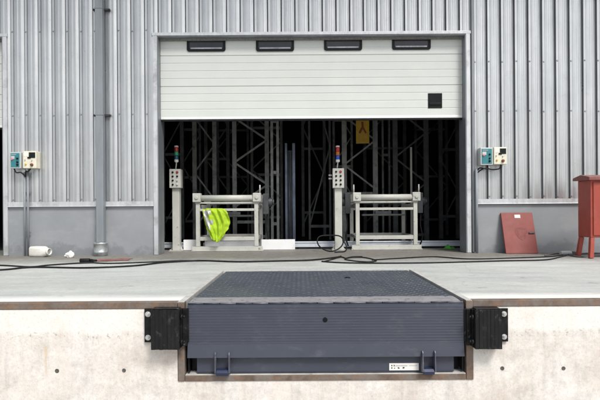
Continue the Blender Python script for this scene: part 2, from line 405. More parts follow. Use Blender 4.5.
def tag(o, label=None, cat=None, group=None, kind=None):
    if label: o['label'] = label
    if cat: o['category'] = cat
    if group: o['group'] = group
    if kind: o['kind'] = kind
    return o
def thing(name, label, cat, loc=(0,0,0), group=None, rot=(0,0,0)):
    o = bpy.data.objects.new(name, None); col.objects.link(o)
    o.location = loc; o.rotation_euler = rot; o.empty_display_size = 0.1
    return tag(o, label, cat, group)
def spline(pts, n=10, closed=False):
    P = [Vector(p) for p in pts]; out = []; L = len(P)
    for i in range(L if closed else L-1):
        g = (lambda k: P[k % L]) if closed else (lambda k: P[max(0, min(L-1, k))])
        a, b, c, d = g(i-1), g(i), g(i+1), g(i+2)
        for j in range(n):
            t = j/n
            out.append(0.5*((2*b)+(c-a)*t+(2*a-5*b+4*c-d)*t*t+(3*b-a-3*c+d)*t**3))
    if not closed: out.append(P[-1])
    return out

# ================================================================ SETTING
# yard far below, one sheet to the horizon
GZ = -1.28
g = MB(); g.box(-400, 400, -400, 400, GZ-0.3, GZ)
tag(g.build('ground', M['ground']), kind='structure')

OX0, OX1 = X(153.5, 140, YW), X(470.5, 140, YW)      # outer edges of the main door trim
LX1 = X(7.5, 150, YW); LX0 = LX1-4.6                 # neighbouring doorway on the left
OZ = Z(311, 34.8, YW)                                # top of the trim
WX0, WX1, WZ1 = -10.5, 11.0, 8.5
CZ = 0.80                                            # underside of the cladding
PX0, PX1 = -0.842, 1.196                             # leveller pit
PY1 = 1.835

# dock floor: slab with the pit left open
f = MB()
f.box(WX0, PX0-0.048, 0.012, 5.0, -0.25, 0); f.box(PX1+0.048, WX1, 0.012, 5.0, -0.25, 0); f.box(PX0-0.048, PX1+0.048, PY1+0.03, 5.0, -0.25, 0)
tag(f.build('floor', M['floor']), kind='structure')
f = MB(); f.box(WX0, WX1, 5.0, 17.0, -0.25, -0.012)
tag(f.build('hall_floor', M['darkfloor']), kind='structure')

# ---------------------------------------------------------------- dock retaining wall
dock = thing('dock_wall', 'pale cast concrete dock wall with rusty steel edging below the floor', 'wall', (0,0,GZ))
d = MB()
PZ = -0.572                                          # underside of the pit frame
d.box(WX0, PX0-0.052, 0.0, 0.30, GZ, -0.254); d.box(PX1+0.052, WX1, 0.0, 0.30, GZ, -0.254)
d.box(WX0, PX0-0.052, 0.0, 0.30, -0.254, -0.046); d.box(PX1+0.052, WX1, 0.0, 0.30, -0.254, -0.046)
d.box(PX0-0.052, PX1+0.052, 0.0, 0.30, GZ, PZ)
bmesh.ops.remove_doubles(d.bm, verts=d.bm.verts, dist=0.0005)
d.build('concrete_face', M['dock'], dock)
# steel nosing
for a, b_ in ((WX0, PX0-0.052), (PX1+0.052, WX1)):
    e = MB(); e.box(a, b_, -0.006, 0.06, -0.044, 0.003)
    e.build('edge_angle', M['rust'], dock, 0.004)
# pit frame
for q in ((PX0-0.047, PX0, -0.008, 0.06, PZ, 0.0), (PX1, PX1+0.052, -0.008, 0.06, PZ, 0.0), (PX0+0.002, PX1-0.002, -0.007, 0.10, PZ, -0.530)):
    pf = MB(); pf.box(*q); pf.build('pit_frame', M['rust'], dock, 0.004)
for q in ((PX0-0.046, PX0-0.001, 0.062, PY1+0.03, -0.06, 0.004), (PX1+0.001, PX1+0.046, 0.062, PY1+0.03, -0.06, 0.004), (PX0-0.046, PX0-0.001, -0.004, 0.0615, 0.0005, 0.0045),
          (PX1+0.001, PX1+0.046, -0.004, 0.0615, 0.0005, 0.0045), (PX0-0.048, PX1+0.048, PY1+0.032, PY1+0.07, -0.06, 0.005), (PX0+0.004, PX1-0.004, -0.004, 0.095, -0.5295, -0.524)):
    pl = MB(); pl.box(*q); pl.build('frame_ledge', M['rustlight'], dock, 0.0015)
pt = MB(); pt.box(PX0-0.002, PX0+0.0, 0.07, PY1, -0.55, -0.062)
pt.box(PX0, PX1, 0.11, PY1, -0.60, -0.56); pt.box(PX0, PX1, PY1+0.005, PY1+0.03, -0.56, -0.062)
pt.build('pit_lining', M['iron'], dock)
for px, py in ((57, 371), (124, 370.5), (502.3, 368.4), (563.5, 368.4)):
    x, z = X(px, py, 0), Z(px, py, 0)
    t = MB(); t.lathe([(0.0155+0.001*math.sin(px), -0.0005), (0.014, -0.0022), (0.0105, -0.0012), (0.010, -0.0008), (0.004, -0.0007)], (x, 0, z), 'y', 14)
    t.build('tie_hole', M['tiehole'], dock)

# ---------------------------------------------------------------- warehouse
wh = thing('warehouse', 'grey ribbed metal warehouse front with two tall doorways behind the dock', 'building', (0, YW, 0))
PITCH = 0.2067
def profile(x0, x1, phase):
    rel = [(0.0, 0.046), (0.0145, 0.046), (0.0160, 0.0), (0.050, 0.0), (0.0515, 0.022), (0.0560, 0.022), (0.0585, 0.009),
           (0.088, 0.004), (0.112, 0.003), (0.118, 0.007), (0.146, 0.007), (0.152, 0.004), (0.168, 0.006), (0.2025, 0.022), (0.2040, 0.046)]
    k = math.floor((x0-phase)/PITCH)-1; pts = []
    while phase+k*PITCH < x1+PITCH:
        for u, v in rel: pts.append((phase+k*PITCH+u, v))
        k += 1
    out = [p for p in pts if x0 <= p[0] <= x1]
    out.insert(0, (x0, 0.010)); out.append((x1, 0.010)); return out
def screw(m, x, z, y):
    m.use(1); m.cyl((x, y, z), (x, y-0.003, z), 0.0125, 10); m.use(0); m.cyl((x, y-0.003, z), (x, y-0.010, z), 0.0075, 6)
PH_R = X(473.6, 60, YW)-0.010; PH_L = X(24.5, 70, YW)-0.010
def sheet(x0, x1, z0, z1, phase, rows):
    m = MB(); pr = profile(x0, x1, phase)
    m.strip(pr, lambda u, v, t: (u, YW+v, z0 if t == 0 else z1))
    m.bm.faces.ensure_lookup_table()
    for i in range(len(pr)-1):              # seam bottoms get a darker material that paints in their shade
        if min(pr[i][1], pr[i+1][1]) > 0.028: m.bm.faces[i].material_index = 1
    k = math.ceil((x0-phase)/PITCH)
    while phase+k*PITCH+0.06 < x1:
        for z in rows:
            if z0 < z < z1: screw(m, phase+k*PITCH+0.033+random.uniform(-.004,.004), z+random.uniform(-.01,.01), YW)
        k += 1
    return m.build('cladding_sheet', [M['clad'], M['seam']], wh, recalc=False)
ZL = [Z(60, 31, YW), Z(60, 115, YW), CZ+0.045, 5.6, 7.4]; ZR = [Z(540, 61, YW), Z(540, 111, YW), CZ+0.045, 5.0, 6.4, 7.8]
XP = X(104.5, 100, YW)
sheet(LX1+0.001, XP, CZ, WZ1, PH_L, ZL); sheet(XP+0.002, OX0-0.001, CZ, WZ1, PH_R, ZL)
sheet(OX0+0.001, OX1-0.001, OZ+0.002, WZ1, PH_R, [Z(310,31,YW)+1.6, 7.4]); sheet(OX1+0.001, WX1, CZ, WZ1, PH_R, ZR)
sheet(LX0, LX1-0.001, OZ+0.002, WZ1, PH_L, ZL[3:]); sheet(WX0, LX0-0.002, CZ, WZ1, PH_L, ZL)

# unseen roof overhang, added high above the doorways to darken the wall top
m = MB(); m.box(WX0, WX1, YW-1.85, YW-0.002, 6.15, 6.30); m.build('shade_canopy', M['trim_dark'], wh, 0.01)
# masonry plinth and the dark liner behind the sheets
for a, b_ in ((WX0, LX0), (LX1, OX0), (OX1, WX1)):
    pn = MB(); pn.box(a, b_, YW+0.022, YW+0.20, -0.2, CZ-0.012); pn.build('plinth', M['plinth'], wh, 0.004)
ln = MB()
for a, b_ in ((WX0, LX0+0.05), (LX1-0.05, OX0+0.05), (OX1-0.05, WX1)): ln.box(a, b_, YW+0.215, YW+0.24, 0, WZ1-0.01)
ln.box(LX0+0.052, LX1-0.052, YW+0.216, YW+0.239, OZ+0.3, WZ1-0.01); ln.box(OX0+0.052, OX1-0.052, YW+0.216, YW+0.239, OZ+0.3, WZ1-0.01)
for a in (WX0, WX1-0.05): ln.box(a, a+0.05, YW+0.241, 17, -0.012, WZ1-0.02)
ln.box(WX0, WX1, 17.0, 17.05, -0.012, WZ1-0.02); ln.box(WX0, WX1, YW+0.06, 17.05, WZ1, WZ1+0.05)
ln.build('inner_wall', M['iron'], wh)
# flashing at the foot of the sheets
for a, b_ in ((WX0, LX0-0.003), (LX1+0.003, OX0-0.003), (OX1+0.07, WX1)):
    fs = MB(); fs.strip([(-0.004, CZ+0.012), (-0.004, CZ-0.052), (-0.016, CZ-0.062), (0.018, CZ-0.066)], lambda u, v, t, a=a, b_=b_: (a if t == 0 else b_, YW+u, v))
    fs.build('drip_flashing', M['trim'], wh, recalc=False)

# trims round the doorways, with returns into the wall
def portal(x0, x1, both=True):
    w = 0.062
    for q in ((x0, x0+w, YW-0.012, YW+0.055, 0.004, OZ-0.001), (x1-w, x1, YW-0.012, YW+0.055, 0.004, OZ-0.001), (x0-0.012, x1+0.012, YW-0.014, YW+0.055, OZ, OZ+0.046)):
        m = MB(); m.box(*q); m.build('door_trim', M['trim'], wh, 0.003)
    for q in ((x0+w+0.001, x0+w+0.012, YW-0.004, YW+0.30, 0.003, OZ-0.002), (x1-w-0.012, x1-w-0.001, YW-0.004, YW+0.30, 0.003, OZ-0.002), (x0+w+0.013, x1-w-0.013, YW-0.002, YW+0.30, OZ-0.014, OZ-0.003)):
        m = MB(); m.box(*q); m.build('door_reveal', M['trim_dark'], wh)
    m = MB(); m.box(x0+w+0.014, x1-w-0.014, YW+0.085, YW+0.125, OZ-0.040, OZ-0.0145); m.build('brush_seal', M['brush'], wh)
portal(OX0, OX1); portal(LX0, LX1)
# corner flashing strip right of the main doorway
m = MB(); m.box(OX1+0.018, OX1+0.062, YW-0.022, YW+0.018, 0.012, WZ1-0.02); m.build('corner_flashing', M['trim_dark'], wh, 0.004)

# sectional doors
YD = YW+0.135
def sectional_door(x0, x1, zb, label):
    zt = OZ+0.28
    sec = (Z(310, 56.5, YD)-Z(310, 118, YD))/2.0
    prof = []; z = zb+0.05; i = 0
    prof.append((0.0, z))
    minor = sec/4
    while z < zt:
        nz = z+minor; i += 1
        if i % 4 == 0: prof += [(0.0, nz-0.007), (0.012, nz-0.004), (0.012, nz+0.002), (0.0, nz+0.005)]
        else: prof += [(0.0, nz-0.010), (0.0045, nz-0.005), (0.0045, nz+0.001), (0.0, nz+0.006)]
        z = nz
    m = MB(); m.strip(prof, lambda u, v, t: (x0 if t == 0 else x1, YD+u, v))
    zc = prof[-1][1]
    m.box(x0, x1, YD+0.014, YD+0.045, zb+0.051, zc)
    door = m.build('overhead_door', M['door'], wh, recalc=False); door['label'] = label
    m = MB(); m.box(x0, x1, YD-0.004, YD+0.046, zb+0.014, zb+0.050); m.build('bottom_rail', M['seal'], door, 0.004)
    m = MB(); m.box(x0, x1, YD+0.004, YD+0.040, zb-0.014, zb+0.0135); m.build('rubber_seal', M['rubber'], door, 0.006)
    return door
def rrect(w, h, r, n=5):
    pts = []
    for cx, cy, a in ((w/2-r, h/2-r, 0), (-w/2+r, h/2-r, 90), (-w/2+r, -h/2+r, 180), (w/2-r, -h/2+r, 270)):
        for k in range(n+1):
            t = R(a+90*k/n); pts.append((cx+r*math.cos(t), cy+r*math.sin(t)))
    return pts
dx0, dx1 = OX0+0.076, OX1-0.076
zb = Z(310, 119.5, YD)
door = sectional_door(dx0, dx1, zb, 'white panelled overhead door raised halfway with four small windows')
for a, b_, y0, y1 in ((187, 225.5, 38.4, 51.6), (256, 294, 38.2, 51.4), (324, 362, 37.4, 50.6), (392, 430.5, 37.0, 49.8)):
    xa, xb = X(a, 44, YD), X(b_, 44, YD); z1, z0 = Z((a+b_)/2, y0, YD), Z((a+b_)/2, y1, YD)
    cx, cz = (xa+xb)/2, (z0+z1)/2; w, h = xb-xa, z1-z0
    m = MB()
    o = rrect(w, h, 0.035); i_ = rrect(w-0.075, h-0.075, 0.018)
    A = [m.bm.verts.new((cx+u, YD-0.016, cz+v)) for u, v in o]; B = [m.bm.verts.new((cx+u, YD-0.016, cz+v)) for u, v in i_]
    C_ = [m.bm.verts.new((cx+u, YD+0.004, cz+v)) for u, v in o]; D_ = [m.bm.verts.new((cx+u, YD-0.003, cz+v)) for u, v in i_]
    n = len(o)
    for k in range(n):
        l = (k+1) % n
        m._face([A[k], A[l], B[l], B[k]]); m._face([A[k], C_[k], C_[l], A[l]]); m._face([B[k], B[l], D_[l], D_[k]])
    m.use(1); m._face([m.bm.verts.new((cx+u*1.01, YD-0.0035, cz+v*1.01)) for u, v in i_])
    m.use(2); m.box(cx-w/2+0.055, cx+w/2-0.055, YD-0.0060, YD-0.0037, cz-h/2+0.0385, cz-h/2+0.062)  # pale strip puts the light band at the pane's foot into colour
    m.build('door_window', [M['blackplastic'], M['glass'], M['pane_glint']], door)
m = MB(); xa, xb = X(428, 100, YD), X(442, 100, YD); z0, z1 = Z(435, 108, YD), Z(435, 93.2, YD)
m.box(xa, xb, YD-0.010, YD+0.006, z0, z1); m.box(xa+0.02, xb-0.02, YD-0.020, YD-0.0101, z0+0.045, z0+0.075)
m.build('hatch_plate', M['vent'], door, 0.003)
sectional_door(LX0+0.076, LX1-0.076, Z(3, 128.5, YD), 'white panelled overhead door of the doorway at the far left')

# downpipe with boot and brackets
dp = MB(); xa, xb = X(96.8, 120, YW-0.06), X(104.2, 120, YW-0.06); xc = (xa+xb)/2
dp.box(xa, xb, YW-0.115, YW-0.012, 0.20, WZ1-0.05)
pipe = dp.build('downpipe', M['pipe'], wh, 0.008)
for py in (9, 115):
    z = Z(100, py, YW-0.06)
    for q in ((xa-0.055, xa-0.002), (xb+0.002, xb+0.085)):
        b_ = MB(); b_.box(q[0], q[1], YW-0.045, YW-0.004, z-0.014, z+0.014)
        c_ = (q[0]+0.012) if q[0] < xa else (q[1]-0.012); b_.cyl((c_, YW-0.0445, z), (c_, YW-0.056, z), 0.012, 6); b_.build('pipe_bracket', M['brkt'], pipe)
    b_ = MB(); b_.box(xa-0.008, xb+0.008, YW-0.121, YW-0.1155, z-0.008, z+0.008); b_.build('pipe_strap', M['pipe'], pipe)
bt = MB(); r = 0.098
bt.lathe([(r, 0.0), (r, 0.05), (r+0.005, 0.055), (r, 0.06), (r, 0.17), (r+0.006, 0.175), (r+0.006, 0.195), (r-0.004, 0.20), (0.05, 0.195)], (xc, YW-0.085, 0.002), 'z', 28)
bt.build('pipe_boot', M['zinc'], pipe)
# dark strip beside the downpipe, painting in its shadow
m = MB(); m.box(xb+0.006, xb+0.052, YW-0.006, YW+0.004, CZ+0.02, WZ1-0.03); m.build('pipe_shadow_strip', M['trim_dark'], wh)

# ================================================================ DOCK LEVELLER
LX, LXR = PX0+0.022, PX1-0.016
lev = thing('dock_leveler', 'blue grey steel dock leveler with its lip hanging down over the pit', 'dock leveler', ((LX+LXR)/2, 0.9, -0.56))
DT = -0.002
m = MB(); m.box(LX+0.010, LXR-0.018, 0.205, PY1-0.012, DT-0.012, DT)
# raised tear-drop pattern of the chequer plate
nx = 46; ny = 38
for i in range(nx):
    for j in range(ny):
        x = LX+0.035+(LXR-LX-0.082)*i/(nx-1); y = 0.23+(PY1-0.26)*j/(ny-1)
        if random.random() < 0.025: continue
        L, W = 0.0155*random.uniform(.8, 1.05), 0.0048*random.uniform(.7, 1.1); hz_ = 0.0042*random.uniform(.45, 1.0); a = R(90) if (i+j) % 2 else R(0)
        a += R(12)
        ca, sa = math.cos(a), math.sin(a)
        base = [(-L, 0), (0, -W), (L, 0), (0, W)]
        lo = [m.bm.verts.new((x+u*ca-v*sa, y+u*sa+v*ca, DT+0.0002)) for u, v in base]
        hi = [m.bm.verts.new((x+(u*ca-v*sa)*.6, y+(u*sa+v*ca)*.6, DT+hz_)) for u, v in base]
        for k in range(4):
            l = (k+1) % 4; m._face([lo[k], lo[l], hi[l], hi[k]])
        m._face(hi)
deck = m.build('deck', M['deck'], lev)
m = MB(); m.cyl((X(348, 278.5, 1.2), 1.25, DT+0.001), (X(348, 278.5, 1.2), 1.25, DT+0.006), 0.028, 18); m.cyl((X(348, 278.5, 1.2), 1.25, DT+0.006), (X(348, 278.5, 1.2), 1.25, DT+0.009), 0.017, 14)
m.build('lifting_cap', M['blackplastic'], deck)
# skirts under the deck edges
for q in (LX+0.012, LXR-0.030):
    m = MB(); m.box(q, q+0.010, 0.25, PY1-0.01, -0.30, DT-0.0125); m.build('toe_guard', M['lev'], lev)
# worn strip above the hinge
m = MB(); m.grid(60, 2, lambda u, v: (LX+0.008+(LXR-LX-0.024)*u, 0.010+0.194*v, DT+0.0010-0.005*(1-v)**4), True)
m.box(LX+0.008, LXR-0.016, 0.03, 0.203, DT-0.016, DT-0.0105)
m.build('hinge_plate', M['worn'], lev, recalc=False)
# hinge knuckles
m = MB(); n = 17
for k in range(n):
    a = LX+(LXR-LX)*k/n; b_ = LX+(LXR-LX)*(k+1)/n
    m.use(1 if k % 2 == 0 and k % 3 else 0)
    m.cyl((a+0.002, 0.004, -0.0115), (b_-0.002, 0.004, -0.0115), 0.0062 if k % 2 else 0.0057, 12)
m.build('hinge_barrel', [M['lev'], M['wornbright']], lev)
# hanging lip with fine horizontal ribs and a slightly bent foot
LB = -0.397
prof = [(0.004, -0.0175)]
z = -0.0205
bend = lambda z: -0.010 - (0.016*max(0, (-0.30-z)/0.1)**1.3 if z < -0.30 else 0)
prof.append((bend(z), z))
while z > -0.285:
    prof += [(bend(z), z), (bend(z-0.0155), z-0.0155), (bend(z-0.0170)-0.0016, z-0.0170), (bend(z-0.0190)-0.0016, z-0.0190), (bend(z-0.0200), z-0.0200)]
    z -= 0.0200
prof += [(bend(LB), LB), (bend(LB)+0.016, LB-0.001), (0.012, -0.31), (0.012, -0.0175)]
m = MB(); m.strip(prof, lambda u, v, t: (LX+0.002 if t == 0 else LXR-0.002, u, v))
for t in (LX+0.002, LXR-0.002):
    m._face([m.bm.verts.new((t, u, v)) for u, v in ((-0.010,-0.0205),(-0.010,-0.30),(bend(LB),LB),(bend(LB)+.016,LB),(0.012,-0.31),(0.012,-0.0175))])
lip = m.build('lip', M['lev'], lev, recalc=False)
m = MB(); hx, hz = X(325, 319.5, 0), Z(325, 319.5, 0)
m.cyl((hx, -0.0130, hz), (hx, -0.0122, hz), 0.0175, 20); m.build('lip_hole', M['vent'], lip)
# front beam below the lip
bx0, bx1 = X(196.5, 366, 0), X(454.5, 366, 0)
BZ0, BZ1 = -0.513, -0.372
m = MB(); m.box(bx0, bx1, 0.016, 0.030, BZ0, BZ1); m.box(bx0, bx1, 0.010, 0.028, BZ0-0.004, BZ0-0.0005)
beam = m.build('front_beam', M['lev'], lev, 0.002)
for q in ((LX, LX+0.010, 0.012, 0.05, BZ0, BZ1), (LXR-0.010, LXR, 0.012, 0.05, BZ0, BZ1)):
    m = MB(); m.box(*q); m.build('end_post', M['blackplastic'], lev)
m = MB(); m.box(LX+0.011, LXR-0.011, 0.09, 0.10, -0.522, -0.33); m.build('back_plate', M['blackplastic'], lev)
# lip keepers
for a, b_ in ((216.3, 230.0), (421.4, 433.6)):
    xa, xb = X(a, 364, 0), X(b_, 364, 0)
    for x in (xa, xb):
        poly = [(0.012, -0.365), (-0.040, -0.352), (-0.050, -0.365), (-0.056, -0.50), (0.012, -0.520)]
        m = MB(); m.prism(poly, lambda u, v, t, x=x: (x-0.004+0.008*t, u, v))
        k = m.build('lip_keeper', M['keeper'], lev, 0.0015)
    m = MB(); m.prism([(-0.050, -0.520), (-0.052, -0.498), (-0.036, -0.482), (0.008, -0.480), (0.008, -0.520)], lambda u, v, t: (xa+0.005+(xb-xa-0.010)*t, u, v))
    m.build('lock_bar', M['bluepaint'], k, 0.003)
# maker's label
xa, xb, z0, z1 = X(389.6, 367, 0), X(419.2, 367, 0), Z(404, 371.0, 0), Z(404, 363.8, 0)
m = MB(); m.box(xa, xb, 0.0135, 0.0155, z0, z1); lab = m.build('name_label', M['sticker'], lev)
m = MB(); W = xb-xa; H = z1-z0
def mk(u0, u1, v0, v1): m.box(xa+W*u0, xa+W*u1, 0.0125, 0.0134, z0+H*v0, z0+H*v1)
mk(.07, .105, .58, .76); mk(.07, .105, .24, .44); mk(.15, .165, .56, .76); mk(.17, .185, .56, .76); mk(.15, .185, .70, .76)
mk(.29, .315, .24, .46); mk(.32, .345, .24, .40); mk(.16, .20, .26, .36)
mk(.455, .48, .24, .46); mk(.485, .515, .28, .46)
m.build('printed_marks', M['ink'], lab)
m = MB()
for k in range(9): mk(.21+.046*k, .21+.046*k+.034, .58, .70)
for k in range(6): mk(.68+.045*k, .68+.045*k+.03, .60, .68)
m.build('printed_line', M['inkgrey'], lab)

# ================================================================ DOCK BUMPERS
def bumper(x0, x1, z0, z1, side, label):
    """rubber block x0..x1; plate ear on the outer side, angle on the inner side (side = -1: left bumper)"""
    cx = (x0+x1)/2
    t = thing('dock_bumper', label, 'bumper', (cx, -0.02, z0), 'rubber dock bumpers beside the leveler')
    yf = -0.105
    # laminated pads, each slightly uneven
    m = MB(); n = 7; w = (x1-x0)/n
    for k in range(n):
        a = x0+k*w; dz = random.uniform(-.004, .004); dy = random.uniform(-.004, .003)
        m.box(a+0.0002, a+w-0.0002, yf+dy*.5, -0.022, z0+0.004+dz*.5, z1-0.004+dz*.5)
    m.build('rubber_block', M['bumper'], t, 0.0022, seg=2)
    out0, out1 = (X(144.4, 330, -.02), x0-0.002) if side < 0 else (x1+0.002, X(508.2, 330, -.02))
    m = MB()
    ez0 = z0+0.035
    if side < 0: m.box(out0, x1+0.05, -0.020, -0.010, ez0, z1-0.01)
    else: m.box(x0-0.05, out1, -0.020, -0.010, ez0, z1-0.01)
    bp = m.build('back_plate', M['bumpsteel'], t, 0.002)
    # clamp angles on both flanks
    for s in (-1, 1):
        xe = x0-0.008 if s < 0 else x1+0.001
        m = MB(); m.box(xe, xe+0.007, yf+0.040, -0.021, z0+0.01, z1-0.008)
        if s == -side: m.box(xe-0.030 if s < 0 else xe+0.0075, xe-0.0005 if s < 0 else xe+0.037, -0.033, -0.021, z0+0.012, z1-0.012)
        m.build('clamp_angle', M['bumpsteel'], t, 0.0015)
    # tie rods and nuts on the inner flank
    xi = (x1+0.008) if side < 0 else (x0-0.008)
    d = 1 if side < 0 else -1
    for z in (z0+0.055, z1-0.055):
        m = MB(); m.cyl((xi, -0.085, z), (xi+d*0.014, -0.085, z), 0.017, 6); m.cyl((xi+d*0.014, -0.085, z), (xi+d*0.030, -0.085, z), 0.009, 10)
        m.build('tie_rod', M['bumpsteel'], t)
    xo = out0+0.026 if side < 0 else out1-0.030
    for z in (z1-0.050, ez0+0.035):
        m = MB(); m.cyl((xo, -0.0205, z), (xo, -0.0235, z), 0.020, 18); m.cyl((xo, -0.0235, z), (xo, -0.034, z), 0.0135, 6); m.cyl((xo, -0.034, z), (xo, -0.042, z), 0.008, 10)
        m.build('anchor_bolt', M['bolt'], t)
    m = MB(); m.box(x0+0.006, x1-0.006, yf+0.004, -0.022, z1-0.002, z1+0.003); m.build('top_scuff', M['bumpsteel'], t, 0.002)
    return t
YB = -0.105
bumper(X(150.8, 330, YB), X(179.0, 330, YB), Z(165, 350.5, YB), Z(165, 309.5, YB), -1, 'black rubber dock bumper on the left side of the leveler')
bumper(X(475.5, 330, YB), X(502.4, 330, YB), Z(488, 350.0, YB), Z(488, 309.5, YB), 1, 'scuffed black rubber dock bumper on the right side of the leveler')

# ================================================================ CONTROL BOXES
def switch_box(kind, x0, x1, z0, z1, label, group):
    y1 = YW-0.004; y0 = y1-0.12
    t = thing('control_box', label, 'control box', ((x0+x1)/2, y1, z0), group)
    m = MB(); m.box(x0, x1, y0, y1, z0, z1); m.build('enclosure', M['boxgrey'] if kind == 'teal' else M['cream'], t, 0.008, seg=3)
    w, h = x1-x0, z1-z0; P = lambda u: x0+w*u; Q = lambda v: z0+h*v
    def disc(name, u, v, r, mat_, d=0.014):
        m = MB(); m.lathe([(r*1.15, 0), (r*1.15, -0.004), (r, -0.0045), (r, -d), (r*0.8, -d-0.003)], (P(u), y0-0.0005-(0.004 if kind == 'teal' else 0), Q(v)), 'y', 14); m.build(name, mat_, t)
    if kind == 'teal':
        m = MB(); m.box(P(.09), P(.91), y0-0.004, y0+0.001, Q(.07), Q(.93)); m.build('front_plate', M['teal'], t, 0.002)
        m = MB(); m.box(P(.14), P(.46), y0-0.0065, y0-0.0041, Q(.58), Q(.76)); m.build('inscription_plate', M['boxgrey'], t)
        disc('push_button', .24, .56, 0.014, M['knobpink']); disc('selector_knob', .72, .60, 0.013, M['blackplastic'])
        disc('push_button', .72, .38, 0.013, M['blackplastic']); disc('push_button', .72, .22, 0.014, M['blackplastic'])
        m = MB(); m.box(P(.14), P(.6), y0-0.0065, y0-0.0041, Q(.82), Q(.87)); m.build('printed_line', M['inkgrey'], t)
    else:
        m = MB(); m.box(P(.46), P(.93), y0-0.006, y0+0.001, Q(.60), Q(.92)); m.build('display', M['screen'], t, 0.002)
        m = MB(); m.box(P(.36), P(.60), y0-0.010, y0+0.001, Q(.56), Q(.66)); m.build('display_key', M['blackplastic'], t, 0.002)
        disc('selector_knob', .68, .46, 0.008, M['boxgrey']); disc('push_button', .22, .24, 0.013, M['knobyellow'])
        disc('stop_button', .68, .20, 0.020, M['knobbrown'], 0.022); disc('push_button', .18, .5, 0.008, M['boxgrey'])
        m = MB(); m.box(P(.08), P(.38), y0-0.002, y0+0.001, Q(.70), Q(.92)); m.build('notice_sticker', M['sticker'], t)
    return t
YC = YW-0.124
G = 'switch boxes beside the doorways'
def sb(kind, a, b_, y0, y1, label): return switch_box(kind, X(a, 160, YC), X(b_, 160, YC), Z((a+b_)/2, y1, YC), Z((a+b_)/2, y0, YC), label, G)
sb('teal', 9.8, 20.6, 152, 168.4, 'teal fronted switch box beside the far left doorway')
sb('cream', 22.8, 36.2, 151, 168.3, 'cream switch box with black display beside the far left doorway')
sb('teal', 480.6, 493.0, 147.5, 165, 'teal fronted switch box on the wall right of the main doorway')
sb('cream', 494.0, 507.0, 147, 164.3, 'cream switch box with black display right of the main doorway')
# conduits and slack wires under the boxes
def conduit(xs, z1, label, y=YW-0.04, r=0.014, mat_='pipe'):
    t = thing('conduit', label, 'conduit', (xs[0], y, 0))
    for x in xs:
        m = MB(); m.cyl((x, y, 0.003), (x, y, z1), r, 12); m.build('pipe', M[mat_], t)
    m = MB()
    for z in (0.35, 0.95): m.box(min(xs)-r-0.012, max(xs)+r+0.012, y+r+0.0005, y+r+0.012, z-0.012, z+0.012)
    m.build('pipe_clip', M['trim_dark'], t)
    return t
conduit([X(24.7, 200, YW-.04), X(28.0, 200, YW-.04)], Z(26, 172, YW-.04), 'pair of grey conduits running from the left switch boxes to the floor')
conduit([X(476.8, 210, YW-.06)], Z(477, 169, YW-.06), 'single grey conduit at the right jamb running down to the floor', YW-0.055, 0.020)
def wires(paths, label):
    t = thing('wire_loop', label, 'wire', paths[0][0])
    for p in paths:
        m = MB(); m.tube(spline(p, 8), 0.010, 8); m.build('wire', M['cable'], t)
wy = YW-0.075
wires([[(X(14, 168, wy), wy, Z(14, 168, wy)), (X(17, 172, wy), wy-.02, Z(17, 172.5, wy)), (X(21, 172, wy), wy, Z(21, 172.5, wy)), (X(24.5, 173, wy), wy+.02, Z(24, 176, wy))],
       [(X(31, 168, wy), wy, Z(31, 168, wy)), (X(29, 171, wy), wy-.02, Z(29, 171.5, wy)), (X(26, 171, wy), wy, Z(26, 171.5, wy)), (X(24.8, 173, wy), wy+.02, Z(24.8, 177, wy))]],
      'black wires drooping under the left pair of switch boxes')
wires([[(X(487, 165, wy), wy, Z(487, 165, wy)), (X(487, 169, wy), wy-.02, Z(487, 169, wy)), (X(480, 167.5, wy), wy, Z(480, 168, wy)), (X(476.8, 170, wy), wy+.015, Z(476.8, 171, wy))],
       [(X(501, 164, wy), wy, Z(501, 164, wy)), (X(499, 168.5, wy), wy-.02, Z(499, 168.5, wy)), (X(493, 169.5, wy), wy, Z(493, 169.5, wy)), (X(484, 168.5, wy), wy, Z(484, 168.5, wy)), (X(477.2, 171, wy), wy+.015, Z(477.2, 173, wy))]],
      'black wires drooping under the right pair of switch boxes')

